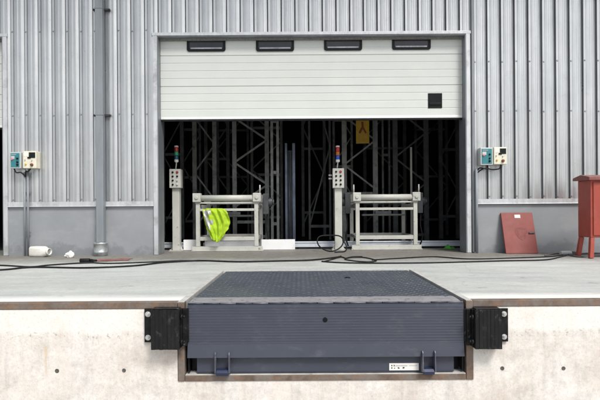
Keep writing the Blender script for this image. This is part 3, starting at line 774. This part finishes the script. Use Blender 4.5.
# ================================================================ CONTROL POSTS
def control_post(px, Y, lamps, label, ytop):
    x = X(px, 220, Y)
    t = thing('control_post', label, 'control post', (x, Y, 0), 'machine control posts with signal lamps')
    s = (Y+DF)/F
    w = 7.2*s/2
    m = MB(); m.box(-w, w, -w, w, 0.014, Z(px, 188, Y)); m.build('column', M['machine'], t, 0.006, local=True)
    m = MB(); m.box(-w-0.05, w+0.05, -w-0.05, w+0.05, 0.002, 0.013)
    for sx in (-1, 1):
        m.prism([(w+.001, .014), (w+.045, .014), (w+.001, .09)], lambda u, v, q, sx=sx: (sx*u, -.004+.008*q, v))
        for sy in (-1, 1): m.cyl((sx*(w+.03), sy*(w+.03), .0135), (sx*(w+.03), sy*(w+.03), .03), .010, 6)
    m.build('base_plate', M['machine'], t, local=True)
    bz0, bz1 = Z(px, 188.2, Y), Z(px, ytop, Y); bw = 11.2*s/2
    m = MB(); m.box(-bw, bw, -w-0.045, w*0.6, bz0, bz1); hd = m.build('button_box', M['machine'], t, 0.006, local=True)
    H = bz1-bz0; yf = -w-0.0455
    for r_ in range(4):
        for c in range(2):
            z = bz0+H*(0.18+0.215*r_); xx = (-0.46+0.92*c)*bw*0.86
            red = (r_ == 3 and c == 1)
            m = MB(); rr = 0.021 if red else 0.017
            m.lathe([(rr, 0), (rr, -.006), (rr*.82, -.007), (rr*.82, -.016), (rr*.6, -.018)], (xx, yf, z), 'y', 14)
            m.build('push_button', M['knobred'] if red else (M['boxgrey'] if (r_, c) in ((1, 1), (0, 1)) and px < 300 else M['blackplastic']), hd, local=True)
    # leaning stem and stacked signal lamp
    zs, zl = bz1, Z(px, 162.5, Y)
    m = MB(); m.cyl((-0.012, 0, zs), (0.0, 0, zl), 0.011, 10); m.build('lamp_stem', M['machine'], t, local=True)
    lt = Z(px, 145.5, Y); n = len(lamps); z = zl; r = 0.034; hh = (lt-zl-0.05-0.03)/n
    m = MB(); m.lathe([(0.014, z), (r, z+.012), (r, z+.048)], (0, 0, 0), 'z', 18); root = m.build('lamp_base', M['sticker'], t, local=True)
    z += 0.05
    for k in lamps:
        m = MB(); m.lathe([(r*.9, z), (r, z+.004), (r, z+hh-.006), (r*.9, z+hh-.002)], (0, 0, 0), 'z', 18); m.build('signal_lamp', M[k], t, local=True); z += hh
    m = MB(); m.lathe([(r, z), (r, z+.022), (r*.7, z+.03)], (0, 0, 0), 'z', 18); m.build('lamp_cap', M['lamp_cap'], t, local=True)
    if px > 300:
        m = MB()
        for dz in (0.02, -0.035): m.cyl((-bw-0.002, -0.02, bz0+H*.6+dz), (-bw-0.062, -0.02, bz0+H*.6+dz), 0.014, 10)
        m.build('cable_gland', M['machine'], t, local=True)
    return t
control_post(176.8, 4.66, ['lamp_teal', 'lamp_green', 'lamp_red'], 'cream control post with red and green signal lamp, leftmost in the doorway', 169.5)
control_post(338.2, 4.62, ['lamp_blue', 'lamp_orange', 'lamp_red'], 'cream control post with red and blue signal lamp, mid doorway', 168.8)

# ================================================================ ROLLER STANDS
def roller_stand(pxl, pxr, Y, label, pins, motor_left, pbase):
    x0, x1 = X(pxl, 225, Y), X(pxr, 225, Y)           # outer faces of the legs
    t = thing('roller_stand', label, 'roller stand', ((x0+x1)/2, Y, 0), 'roller stands inside the doorway')
    W = (x1-x0)/2; D = 0.95; lw = 0.064
    for sx in (-1, 1):
        for y in (0.0, D):
            m = MB(); a, b_ = sx*W, sx*(W-lw)
            m.box(min(a, b_), max(a, b_), y, y+lw, 0.082, 0.775); m.build('leg', M['machine'], t, 0.005, local=True)
    for y in (0.0, D):
        bw = W+0.075
        m = MB(); m.box(-bw, bw, y-0.02, y+lw+0.02, 0.004, 0.016); m.box(-bw+0.01, bw-0.01, y+0.004, y+lw-0.004, 0.0165, 0.080)
        for sx in (-1, 1): m.cyl((sx*(bw-.03), y-.008, .0165), (sx*(bw-.03), y-.008, .03), .01, 6)
        m.build('foot_beam', M['machine'], t, 0.003, local=True)
        for z, h in ((0.675, 0.040), (0.205, 0.062)):
            m = MB(); m.box(-W+lw+0.001, W-lw-0.001, y+0.008, y+0.058, z-h/2, z+h/2); m.build('cross_rail', M['machine'], t, 0.004, local=True)
        m = MB(); m.box(-W-0.012, W+0.012, y+0.012, y+lw-0.012, 0.7765, 0.800); m.build('top_rail', M['machine'], t, 0.003, local=True)
        # bearing blocks and the roller between them
        for sx in (-1, 1):
            a, b_ = sx*(W+0.045), sx*(W-0.085)
            m = MB(); m.box(min(a, b_), max(a, b_), y-0.035, y+0.09, 0.802, 0.945)
            m.cyl((sx*(W-0.02), y-0.036, 0.875), (sx*(W-0.02), y-0.052, 0.875), 0.03, 14)
            m.build('bearing_block', M['machine'], t, 0.008, local=True)
        m = MB(); m.lathe([(0.02, -W+0.0855), (0.048, -W+0.088), (0.048, W-0.088), (0.02, W-0.0855)], (0, y+0.028, 0.866), 'x', 24)
        m.build('roller', M['machine'], t, local=True)
    for sx in (-1, 1):
        a, b_ = sx*(W-0.01), sx*(W-0.06)
        for za, zb_ in ((0.70, 0.76), (0.18, 0.23)):
            m = MB(); m.box(min(a, b_), max(a, b_), lw+0.002, D-0.002, za, zb_); m.build('side_rail', M['machine'], t, 0.004, local=True)
    for sx in pins:
        m = MB(); m.cyl((sx*(W+0.028), 0.02, 0.946), (sx*(W+0.028), 0.02, 1.075), 0.011, 10); m.build('guide_pin', M['machine'], t, local=True)
    # gear motor and bracketry on the drive side
    for sx in ((-1, 1) if motor_left else (1,)):
        xx = sx*(W+0.05)
        m = MB(); q = sx
        m.cyl((xx+q*.002, 0.36, 0.80), (xx+q*.16, 0.36, 0.80), 0.075, 18); m.cyl((xx+q*.16, 0.36, 0.80), (xx+q*.19, 0.36, 0.80), 0.05, 14)
        m.box(min(xx+q*.01, xx+q*.10), max(xx+q*.01, xx+q*.10), 0.24, 0.285, 0.60, 0.94)
        m.box(min(xx+q*.03, xx+q*.11), max(xx+q*.03, xx+q*.11), 0.31, 0.41, 0.873, 0.95)
        m.build('gear_motor', M['motor'], t, 0.004, local=True)
        m = MB(); m.tube(spline([(xx+q*.08, 0.30, 0.62), (xx+q*.06, 0.26, 0.4), (xx+q*.09, 0.25, 0.2), (xx+q*.05, 0.28, 0.05)], 8), 0.012, 8); m.build('motor_cable', M['cable'], t, local=True)
    # chain tray between the rails
    m = MB(); m.box(-W+0.16, W-0.12, 0.42, 0.56, 0.555, 0.585); m.box(-0.12, 0.16, 0.44, 0.54, 0.587, 0.635); m.build('drive_tray', M['motor'], t, 0.004, local=True)
    return t
roller_stand(195.8, 258.3, 4.48, 'cream roller stand with the neon vest hanging on its rail', (1,), False, 251)
roller_stand(355.8, 417.6, 4.58, 'bare cream roller stand on the right side of the doorway', (-1, 1), True, 250)

# neon vest over the left stand's upper cross rail
def lerp_tab(tab, v):
    for (a, l0, r0), (b_, l1, r1) in zip(tab, tab[1:]):
        if v <= b_:
            k = (v-a)/(b_-a); k = k*k*(3-2*k); return l0+(l1-l0)*k, r0+(r1-r0)*k
    return tab[-1][1:]
YV = 4.44
tabv = [(209, 203.2, 225), (214, 203.4, 228), (218, 203.8, 229.6), (223, 204.6, 230.4), (228, 206.6, 228.4), (233, 209.4, 225.5), (238, 211.0, 223.0), (243, 212.5, 221)]
def vest_pt(u, v, off=0.0):
    py = 209+(33-5.5*(2*u-1.05)**2+0.8*math.sin(u*9+1))*v; l, r_ = lerp_tab(tabv, py)
    e = 0.35*math.sin(9*v+1)+0.2*math.sin(19*v)
    px = l+(r_-l)*u + e*(u-0.5)*1.3
    y = YV - 0.030 - 0.035*math.sin(math.pi*u)*(0.4+0.6*v) + 0.030*math.sin(u*13+3.5*v+0.6*math.sin(5*v))*(0.55+0.45*v) + 0.014*math.sin(u*25-9*v+2*u*v) + 0.045*math.exp(-((u-0.62-0.10*v)/0.05)**2)*min(1, v*3)
    y += 0.022*mnoise.noise(Vector((u*3.1, v*4.3, 8.0)))
    y -= 0.012*mnoise.noise(Vector((u*5, v*7, 3.1)))
    z = Z(px, py, YV)
    if v < 0.08: y += 0.03*(1-v/0.08)**2
    return Vector((X(px, py, YV), y-off, z))
vest = thing('safety_vest', 'neon yellow safety vest draped over the left roller stand', 'vest', tuple(vest_pt(.5, 1)))
def vest_full(u, q):                        # q<0.2: short flap behind the rail
    if q < 0.2:
        k = q/0.2; p = vest_pt(0.12+0.76*u, 0.0); a = math.pi*(1-k)
        return Vector((p.x, p.y+0.052*(1-k)+0.004*math.sin(u*14), p.z+0.012*math.sin(math.pi*min(1, k*1.1))-0.09*max(0, 0.6-k)))
    return vest_pt(u, (q-0.2)/0.8)
m = MB(); m.grid(44, 60, vest_full); o = m.build('fabric', M['hivis'], vest, recalc=False)
sm = o.modifiers.new('thick', 'SOLIDIFY'); sm.thickness = 0.004; sm.offset = 0
for a0, a1, v0, v1 in ((0.03, 0.34, 0.06, 0.22), (0.10, 0.36, 0.38, 0.52)):
    m = MB(); m.grid(12, 8, lambda u, v: vest_pt(a0+(a1-a0)*u, v0+(v1-v0)*v-0.05*u, 0.005)); m.build('reflective_strip', M['reflect'], vest, recalc=False)
m = MB(); m.grid(4, 30, lambda u, v: vest_pt(0.03+0.14*u+0.05*v, 0.05+0.62*v, 0.0065)); m.build('reflective_strip', M['reflect'], vest, recalc=False)

# ================================================================ LOW RAIL AND WHITE PLATES
YR = 4.86
def guide_rail(a, b_, label):
    x0, x1 = X(a, 245, YR), X(b_, 245, YR)
    t = thing('guide_rail', label, 'guide rail', ((x0+x1)/2, YR, 0), 'low guide rail along the doorway floor')
    m = MB(); m.box(x0, x1, YR, YR+0.06, 0.034, 0.128); m.box(x0, x1, YR-0.012, YR-0.0005, 0.106, 0.128); m.build('rail', M['railblue'], t, 0.004)
    n = max(2, int((x1-x0)/0.6))
    for k in range(n):
        x = x0+0.04+(x1-x0-0.1)*k/(n-1); m = MB(); m.box(x, x+0.03, YR+0.01, YR+0.05, 0.002, 0.0335); m.build('rail_foot', M['blackplastic'], t)
guide_rail(158, 184, 'short length of low pale rail at the doorway\'s left end')
guide_rail(294.5, 463, 'long low pale blue rail across the right half of the doorway')
def plate(a, b_, y0, y1, Y, label):
    x0, x1 = X(a, 245, Y), X(b_, 245, Y); z1 = Z((a+b_)/2, y0, Y)
    t = thing('guard_plate', label, 'guard plate', ((x0+x1)/2, Y, 0), 'white guard plates at the roller stand')
    m = MB(); m.box(x0, x1, Y, Y+0.008, 0.004, z1); m.box(x0, x1, Y+0.0085, Y+0.05, z1-0.008, z1-0.0005); m.build('plate', M['whiteplate'], t, 0.002)
    m = MB()
    for x in (x0+0.03, x1-0.036): m.box(x, x+0.006, Y+0.0085, Y+0.10, 0.003, z1-0.0085)
    m.build('gusset', M['whiteplate'], t)
plate(183.5, 196.0, 239.8, 250, 4.72, 'narrow white guard plate left of the stand with the vest')
plate(261.5, 295.0, 239.5, 250, 4.72, 'wide white guard plate right of the stand with the vest')
m = MB(); x0, x1 = X(199, 245, 4.8), X(256, 245, 4.8)
m.box(x0, x1, 4.66, 5.3, 0.003, 0.016); m.box(x0, x1, 5.30, 5.32, 0.003, 0.12)
recenter(tag(m.build('drip_tray', M['whiteplate'], None, 0.003), 'flat pale tray on the floor under the stand with the vest', 'tray'))
# green cloth on the floor by the rail end
m = MB(); c = fl(449, 249)
m.grid(16, 10, lambda u, v: (c.x-0.11+0.22*u, c.y-0.05+0.12*v, 0.004+0.045*math.sin(math.pi*u)*math.sin(math.pi*v)*(0.7+0.6*math.sin(u*13+v*5))**2))
recenter(tag(m.build('green_cloth', M['green']), 'small crumpled green cloth at the right end of the low rail', 'cloth'))

# ================================================================ RACKS IN THE DARK HALL
def rack_frame(pa, pb, Y, zig, label, mat_='rack', top=5.2, w=0.085, thin=0.034, start=0.3, step=1.05, beams=(), first=0):
    xa, xb = X(pa, 180, Y), X(pb, 180, Y)
    t = thing('rack_frame', label, 'rack', ((xa+xb)/2, Y, 0), 'storage rack frames in the dark hall')
    for x in (xa, xb):
        m = MB(); m.box(x-w/2, x+w/2, Y, Y+0.006, 0, top); m.box(x-w/2, x-w/2+0.006, Y+0.0065, Y+0.07, 0, top); m.box(x+w/2-0.006, x+w/2, Y+0.0065, Y+0.07, 0, top)
        m.build('upright', M[mat_], t)
    z = start; s = first
    while zig and z < top-step:
        a, b_ = (xa, xb) if s % 2 == 0 else (xb, xa)
        m = MB(); m.bar((a, Y+0.035, z), (b_, Y+0.035, z+step*0.93), thin, thin, (0,1,0)); m.build('brace', M[mat_], t)
        z += step*0.95; s += 1
    for zz in beams:
        m = MB(); m.box(xa+w/2+.002, xb-w/2-.002, Y+0.02, Y+0.05, zz-0.03, zz+0.03); m.build('cross_beam', M[mat_], t)
    return t
YK = 6.7
zz = lambda py, px=250, Y=YK: Z(px, py, Y)
stp = abs(zz(137.5)-zz(160))/0.95
rack_frame(234.5, 267.0, YK, True, 'pale grey braced rack frame right above the left roller stand', start=zz(207), step=stp, beams=(zz(222), 0.12), first=0, thin=0.038)
rack_frame(194.5, 214.5, YK+0.25, True, 'pale grey narrow rack frame behind the left control post', start=0.3, step=0.62, beams=(0.12,), thin=0.03)
rack_frame(344.5, 375.5, YK+0.1, True, 'braced rack frame behind the mid control post and yellow sign', 'rack', start=zz(184, 350)-stp*0.2, step=stp*1.1, first=1, beams=(0.12, 1.0), w=0.10)
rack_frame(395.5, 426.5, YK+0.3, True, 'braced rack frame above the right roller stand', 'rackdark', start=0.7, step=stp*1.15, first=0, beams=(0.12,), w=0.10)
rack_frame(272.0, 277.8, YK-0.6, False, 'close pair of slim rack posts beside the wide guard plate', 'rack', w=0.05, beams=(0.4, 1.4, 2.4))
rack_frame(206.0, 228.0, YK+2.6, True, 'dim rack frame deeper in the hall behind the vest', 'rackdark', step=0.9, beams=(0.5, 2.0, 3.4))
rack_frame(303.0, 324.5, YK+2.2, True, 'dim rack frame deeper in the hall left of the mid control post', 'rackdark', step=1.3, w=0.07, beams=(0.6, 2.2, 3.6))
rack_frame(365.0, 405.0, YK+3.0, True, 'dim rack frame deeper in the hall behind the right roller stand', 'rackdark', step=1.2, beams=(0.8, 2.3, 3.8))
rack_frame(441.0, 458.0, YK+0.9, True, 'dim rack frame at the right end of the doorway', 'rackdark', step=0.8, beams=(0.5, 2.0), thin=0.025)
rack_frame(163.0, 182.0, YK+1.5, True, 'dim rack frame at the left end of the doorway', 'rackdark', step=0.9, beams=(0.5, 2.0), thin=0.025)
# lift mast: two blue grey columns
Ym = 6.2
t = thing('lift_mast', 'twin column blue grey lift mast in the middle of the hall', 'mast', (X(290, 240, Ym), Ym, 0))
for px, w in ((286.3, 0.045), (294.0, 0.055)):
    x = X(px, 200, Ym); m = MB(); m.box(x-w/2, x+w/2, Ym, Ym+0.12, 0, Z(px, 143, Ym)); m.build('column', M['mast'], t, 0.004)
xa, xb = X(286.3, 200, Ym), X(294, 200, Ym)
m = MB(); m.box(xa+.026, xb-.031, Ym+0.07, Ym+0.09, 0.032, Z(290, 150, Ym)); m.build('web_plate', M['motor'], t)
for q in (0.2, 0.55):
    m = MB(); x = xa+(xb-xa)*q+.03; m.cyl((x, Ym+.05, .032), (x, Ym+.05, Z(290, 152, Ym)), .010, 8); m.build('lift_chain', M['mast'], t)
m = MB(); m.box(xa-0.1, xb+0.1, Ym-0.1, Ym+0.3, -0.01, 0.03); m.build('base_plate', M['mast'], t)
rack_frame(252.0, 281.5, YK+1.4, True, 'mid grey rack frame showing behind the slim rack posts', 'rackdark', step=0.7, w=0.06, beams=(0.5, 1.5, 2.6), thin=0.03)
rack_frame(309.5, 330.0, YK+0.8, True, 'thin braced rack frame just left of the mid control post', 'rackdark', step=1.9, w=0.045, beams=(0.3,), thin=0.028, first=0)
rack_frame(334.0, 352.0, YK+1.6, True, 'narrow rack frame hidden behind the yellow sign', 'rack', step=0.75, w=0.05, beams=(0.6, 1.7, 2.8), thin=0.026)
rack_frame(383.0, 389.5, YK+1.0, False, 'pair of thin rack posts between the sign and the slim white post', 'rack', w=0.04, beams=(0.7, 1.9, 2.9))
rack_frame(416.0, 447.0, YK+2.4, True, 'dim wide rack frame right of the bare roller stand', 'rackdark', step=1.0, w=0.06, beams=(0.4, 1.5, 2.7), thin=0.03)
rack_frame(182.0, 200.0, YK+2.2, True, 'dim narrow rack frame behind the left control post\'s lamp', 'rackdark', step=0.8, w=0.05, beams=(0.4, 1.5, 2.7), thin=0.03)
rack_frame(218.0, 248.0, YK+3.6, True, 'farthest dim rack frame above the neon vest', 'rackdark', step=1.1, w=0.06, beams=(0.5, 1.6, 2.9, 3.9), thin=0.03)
# slim white post behind the right stand
Yp = 5.75; x = X(411.3, 170, Yp)
t = thing('white_post', 'slim white post standing behind the bare roller stand', 'post', (x, Yp, 0))
m = MB(); m.box(x-0.018, x+0.018, Yp, Yp+0.03, 0.012, Z(411, 147, Yp)); m.build('shaft', M['machine'], t, 0.003)
m = MB(); m.box(x-0.07, x+0.07, Yp-0.05, Yp+0.08, -0.011, 0.0115); m.build('foot_plate', M['motor'], t)
# hanging yellow sign
Ys = 6.55; x0, x1 = X(356, 130, Ys), X(369.2, 130, Ys); z0, z1 = Z(362, 143.5, Ys), Z(362, 116.5, Ys)
sg = thing('hanging_sign', 'faded yellow sign with an orange figure hanging in the hall', 'sign', ((x0+x1)/2, Ys, z0))
m = MB(); m.box(x0, x1, Ys, Ys+0.006, z0, z1); m.build('panel', M['signyellow'], sg)
cx = (x0+x1)/2; W = x1-x0; H = z1-z0
m = MB()
m.prism([(-.10, .86), (.06, .86), (.08, .62), (.30, .36), (.22, .30), (0.0, .52), (-.18, .30), (-.30, .36), (-.08, .64)], lambda u, v, q: (cx+W*u, Ys-0.003+0.002*q, z0+H*(v*.8+.12)))
m.build('figure', M['signorange'], sg)
for x in (x0+.03, x1-.03):
    m = MB(); m.cyl((x, Ys+.003, z1), (x, Ys+.003, 5.2), 0.005, 6); m.build('hanger_wire', M['motor'], sg)

# ================================================================ THINGS ON THE DOCK FLOOR
# leaning red panel
p0 = fl(505.3, 253.9); p1 = fl(536.2, 253.1)
wd = 0.475; ht = 0.63; lean = math.asin(min(.6, (YW+0.018-p0.y-0.03)/ht))
pan = thing('loose_hatch', 'faded red metal hatch door leaning against the grey plinth', 'panel', ((p0.x+p1.x)/2, p0.y, 0.004), None, (-lean, 0, 0))
m = MB(); m.box(-wd/2, wd/2, 0, 0.030, 0, ht); m.build('sheet', M['redpanel'], pan, 0.006, local=True)
m = MB(); m.box(-wd/2+.20, -wd/2+.285, -0.0025, -0.0005, ht-.085, ht-.035); m.build('sticker', M['sticker'], pan, local=True)
m = MB(); cxp = 0.03; czp = 0.31
m.prism([(-.085, .085), (.085, .085), (.09, -.01), (.055, -.075), (0, -.11), (-.055, -.075), (-.09, -.01)], lambda u, v, q: (cxp+u, -0.0022+0.0015*q, czp+v))
em = m.build('emblem', M['emblem'], pan, local=True)
m = MB(); m.prism([(-.05, .055), (-.008, .04), (-.008, -.0), (-.045, -.01)], lambda u, v, q: (cxp+u, -0.0035+0.001*q, czp+v)); m.prism([(.05, .055), (.008, .04), (.008, 0), (.045, -.01)], lambda u, v, q: (cxp+u, -0.0035+0.001*q, czp+v))
m.build('emblem_mark', M['redpanel'], em, local=True)
m = MB(); m.box(wd/2-.10, wd/2-.015, -0.018, -0.0005, 0.30, 0.322); m.build('handle', M['motor'], pan, 0.003, local=True)

# red cabinet on splayed legs
q = fl(589, 258.6); cx0 = q.x; cy0 = q.y
cab = thing('red_cabinet', 'red metal cabinet on splayed legs by the right wall', 'cabinet', (cx0+0.395, cy0+0.15, 0))
cw, cd, cz0, cz1 = 0.74, 0.30, 0.275, 1.035
m = MB(); m.box(-cw/2, cw/2, -cd/2, cd/2, cz0, cz1); m.build('body', M['redcab'], cab, 0.008, local=True)
m = MB(); m.box(-cw/2+.03, cw/2-.03, -cd/2-0.016, -cd/2-0.0005, cz0+.03, cz1-.03); dr = m.build('door', M['redcab'], cab, 0.005, local=True)
m = MB(); m.cyl((cw/2-.09, -cd/2-.0165, .68), (cw/2-.09, -cd/2-.04, .68), 0.014, 10); m.box(cw/2-.10, cw/2-.08, -cd/2-.05, -cd/2-.0405, .60, .70); m.build('handle', M['motor'], dr, 0.002, local=True)
m = MB()
m.prism([(-cd/2-.06, cz1-.005), (-cd/2-.055, cz1+.04), (0, cz1+.075), (cd/2+.04, cz1+.04), (cd/2+.045, cz1+.002)], lambda u, v, s: (-cw/2-.05+(cw+.10)*s, u, v))
m.build('roof', M['redcaplid'], cab, 0.006, local=True)
for sx in (-1, 1):
    for sy in (-1, 1):
        m = MB(); m.bar((sx*(cw/2-.03), sy*(cd/2-.03), cz0-.002), (sx*(cw/2+.0), sy*(cd/2-.0), 0.004), 0.052, 0.052); m.build('leg', M['redcab'], cab, 0.004, local=True)

# white plastic jug lying on its side
j0 = fl(33.0, 256.6)
jx = X(32.5, 252, j0.y); jr = 0.077
jug = thing('plastic_jug', 'white plastic jug lying on its side against the plinth', 'jug', (jx, j0.y, 0), None, (0, 0, R(-14)))
m = MB()
def jug_ring(x, h, w, r): return [(x, a, jr+b_) for a, b_ in rrect(w, h, r, 4)]
rings = []
for x, h, w, r in ((0.0, .135, .135, .03), (.006, .15, .15, .035), (.012, .154, .154, .035), (.19, .154, .154, .04), (.215, .148, .148, .05), (.25, .118, .118, .055), (.262, .104, .104, .05)):
    rings.append([m.bm.verts.new(p) for p in jug_ring(x, h, w, r)])
for A, B in zip(rings, rings[1:]):
    n = len(A)
    for k in range(n): m._face([A[k], A[(k+1) % n], B[(k+1) % n], B[k]], True)
m._face(rings[0][::-1]); m._face(rings[-1]); m.build('bottle', M['jug'], jug, local=True)
m = MB(); m.lathe([(.048, .262), (.050, .264), (.050, .300), (.044, .302), (.042, .285), (.03, .284)], (0, 0, jr), 'x', 20); m.build('neck', M['jug'], jug, local=True)
m = MB(); m.lathe([(.034, .2855), (.030, .2875), (.01, .288)], (0, 0, jr), 'x', 16); m.build('opening', M['inkgrey'], jug, local=True)
# crumpled white scrap
s0 = fl(69.5, 257.6)
m = MB()
def scrap(u, v):
    a = 2*math.pi*u; ph = math.pi*v
    r = 0.052*(1+0.45*mnoise.noise(Vector((math.cos(a)*2, math.sin(a)*2, v*4+5))) + 0.25*mnoise.noise(Vector((math.cos(a)*5, math.sin(a)*5, v*9))))
    return (s0.x+r*math.sin(ph)*math.cos(a)*1.15, s0.y+r*math.sin(ph)*math.sin(a)*.8, max(0.003, .034+r*.95*math.cos(ph)*(1.2 if math.cos(a) > 0 else .75)))
m.grid(22, 14, scrap, False); recenter(tag(m.build('paper_scrap', M['paper']), 'small crumpled white scrap on the floor between jug and downpipe', 'scrap'))
# dusty red sheet on the floor
a0, a1, b1, b0 = fl(96, 261.9), fl(128, 260.6), fl(132.5, 258.6), fl(99, 259.6)
m = MB(); m.grid(16, 5, lambda u, v: tuple((a0.lerp(a1, u)).lerp(b0.lerp(b1, u), v)+Vector((0.02*math.sin(v*9), 0.012*math.sin(u*11), .004+.004*abs(math.sin(u*7+v*3))))))
recenter(tag(m.build('red_sheet', M['redstrip']), 'flat dusty red strip lying on the floor before the downpipe', 'strip'))

# ================================================================ CABLES
def cable(pts, r, label, mat_='cable', closed=False):
    P = [fl(px, py, r) for px, py in pts]
    S = spline(P, 12, closed)
    for i, p in enumerate(S):
        p.x += 0.012*mnoise.noise(Vector((p.x*1.3, i*.05, 1))); p.y += 0.020*mnoise.noise(Vector((p.x*1.7, 7.3, r*90)))
        p.z = r+0.002
    m = MB(); m.tube(S, r, 8, closed)
    return recenter(tag(m.build('cable', M[mat_]), label, 'cable', None))
cable([(-420, 276), (-240, 270), (-60, 271.5), (0, 270), (33, 267.4), (83, 268.0), (133, 266.0), (163, 262.7), (200, 260.8), (240, 261.8), (280, 261.0), (310, 260.2), (332, 258.0), (341, 256.4)], 0.010, 'long black cable snaking from the left edge toward the mid control post')
cable([(-420, 268), (-240, 274), (-60, 264.0), (0, 265.4), (30, 267.0), (50, 265.2), (77, 263.4), (93, 262.8)], 0.009, 'short black cable ending in a plug before the downpipe')
cable([(324, 261.8), (333, 259.4), (341, 257.2), (346, 258.4), (353, 257.4), (365, 257.7), (376, 260.6), (368, 262.0), (354, 261.0), (345, 259.2), (352, 257.0), (362, 256.6)], 0.008, 'black cable looped flat on the floor before the bare roller stand')
cable([(322, 261.6), (336, 262.6), (356, 263.1), (400, 263.2), (450, 262.5), (500, 260.9), (545, 260.0), (560, 257.2), (566, 255.2)], 0.0085, 'black cable running right to the grey connector, nearer the leveler')
cable([(372, 260.0), (400, 258.4), (433, 256.9), (467, 259.0), (510, 258.1), (548, 256.9), (562, 255.0)], 0.008, 'thin black cable running right before the leaning red panel')
cable([(570, 254.6), (585, 253.6), (600, 253.2), (660, 252.5), (760, 254)], 0.010, 'grey cable leaving the connector behind the red cabinet', 'cablegrey')
cable([(545, 255.8), (556, 253.6), (566, 254.2), (578, 256.8), (600, 256.0), (650, 255.6), (760, 257)], 0.009, 'thin grey cable passing under the red cabinet', 'cablegrey')
cable([(222, 261.3), (200, 260.9), (178, 260.9), (150, 262.2), (110, 263.6), (92, 262.8)], 0.008, 'thin black cable leading right from the plug in front of the downpipe')
# plug and connector
c = fl(87, 262.9)
t = thing('cable_plug', 'black cable plug on the floor before the downpipe', 'plug', tuple(c))
m = MB(); m.cyl((c.x-.09, c.y, .03), (c.x+.03, c.y+.01, .03), 0.028, 12); m.build('plug_body', M['cable'], t, 0.004)
m = MB(); m.cyl((c.x+.031, c.y+.01, .03), (c.x+.12, c.y+.02, .026), 0.022, 12, 0.014); m.build('plug_sleeve', M['blackplastic'], t)
c = fl(567.5, 255.2)
t = thing('cable_connector', 'grey cable connector on the floor beside the red cabinet', 'connector', tuple(c))
m = MB(); m.cyl((c.x-.10, c.y, .03), (c.x+.06, c.y+.02, .03), 0.030, 12); m.build('connector_body', M['boxgrey'], t, 0.004)
m = MB(); m.cyl((c.x+.061, c.y+.02, .03), (c.x+.12, c.y+.02, .03), 0.022, 12); m.build('connector_collar', M['cablegrey'], t)
# upright loop leaning on the mid control post
Yc = 4.46; cx = X(330, 250, Yc)
pts = []
for k in range(40):
    a = 2*math.pi*k/40; h = 0.135*(1+math.sin(a))
    pts.append((cx+0.205*math.cos(a)+0.02*math.sin(2*a), Yc-0.22+0.25*h/0.27, 0.012+h*(0.93+0.05*math.sin(3*a))))
m = MB(); m.tube(pts, 0.011, 8, True)
tail = spline([pts[2], (cx+.26, Yc-.12, .06), (cx+.2, Yc-.3, .012), (cx+.05, Yc-.38, .012)], 10)
m.tube(tail, 0.010, 8)
recenter(tag(m.build('cable_coil', M['cable']), 'upright black cable loop leaning against the mid control post', 'cable loop'))

# ================================================================ LIGHT
w = bpy.data.worlds.new('World'); scene.world = w; w.use_nodes = True
t = w.node_tree; bg = t.nodes['Background']
sky = t.nodes.new('ShaderNodeTexSky'); sky.sky_type = 'NISHITA'; sky.sun_disc = False
EL, AZ = 52, 150                                      # sun high, behind the viewer's right shoulder
sky.sun_elevation = R(EL); sky.sun_rotation = R(AZ); sky.dust_density = 3.0; sky.air_density = 1.0; sky.altitude = 0
hs = t.nodes.new('ShaderNodeHueSaturation'); hs.inputs['Saturation'].default_value = 0.36
t.links.new(sky.outputs[0], hs.inputs['Color']); t.links.new(hs.outputs[0], bg.inputs['Color'])
bg.inputs['Strength'].default_value = 0.15
sd = bpy.data.lights.new('sun', 'SUN'); sd.energy = 2.75; sd.angle = R(16); sd.color = (1.0, 0.96, 0.90)
so = bpy.data.objects.new('sun', sd); col.objects.link(so)
dirv = Vector((math.sin(R(AZ))*math.cos(R(EL)), math.cos(R(AZ))*math.cos(R(EL)), math.sin(R(EL))))
so.location = dirv*30; so.rotation_euler = dirv.to_track_quat('Z', 'Y').to_euler()

# ================================================================ CAMERA
cd_ = bpy.data.cameras.new('camera'); cam = bpy.data.objects.new('camera', cd_); col.objects.link(cam)
cam.location = (0, -DF, EYE)
cam.rotation_euler = (R(90), 0, 0)
cam.rotation_mode = 'XYZ'
cam.matrix_world = Matrix.Translation((0, -DF, EYE)) @ Matrix.Rotation(R(90), 4, 'X') @ Matrix.Rotation(-TH, 4, 'Z')
cd_.sensor_width = 36; cd_.lens = F/600*36; cd_.clip_end = 2000; cd_.clip_start = 0.05
cd_.shift_x = 0.0; cd_.shift_y = (VY-200)/600
scene.camera = cam
scene.view_settings.view_transform = 'Standard'; scene.view_settings.look = 'None'; scene.view_settings.exposure = 0
scene.render.engine = 'CYCLES'
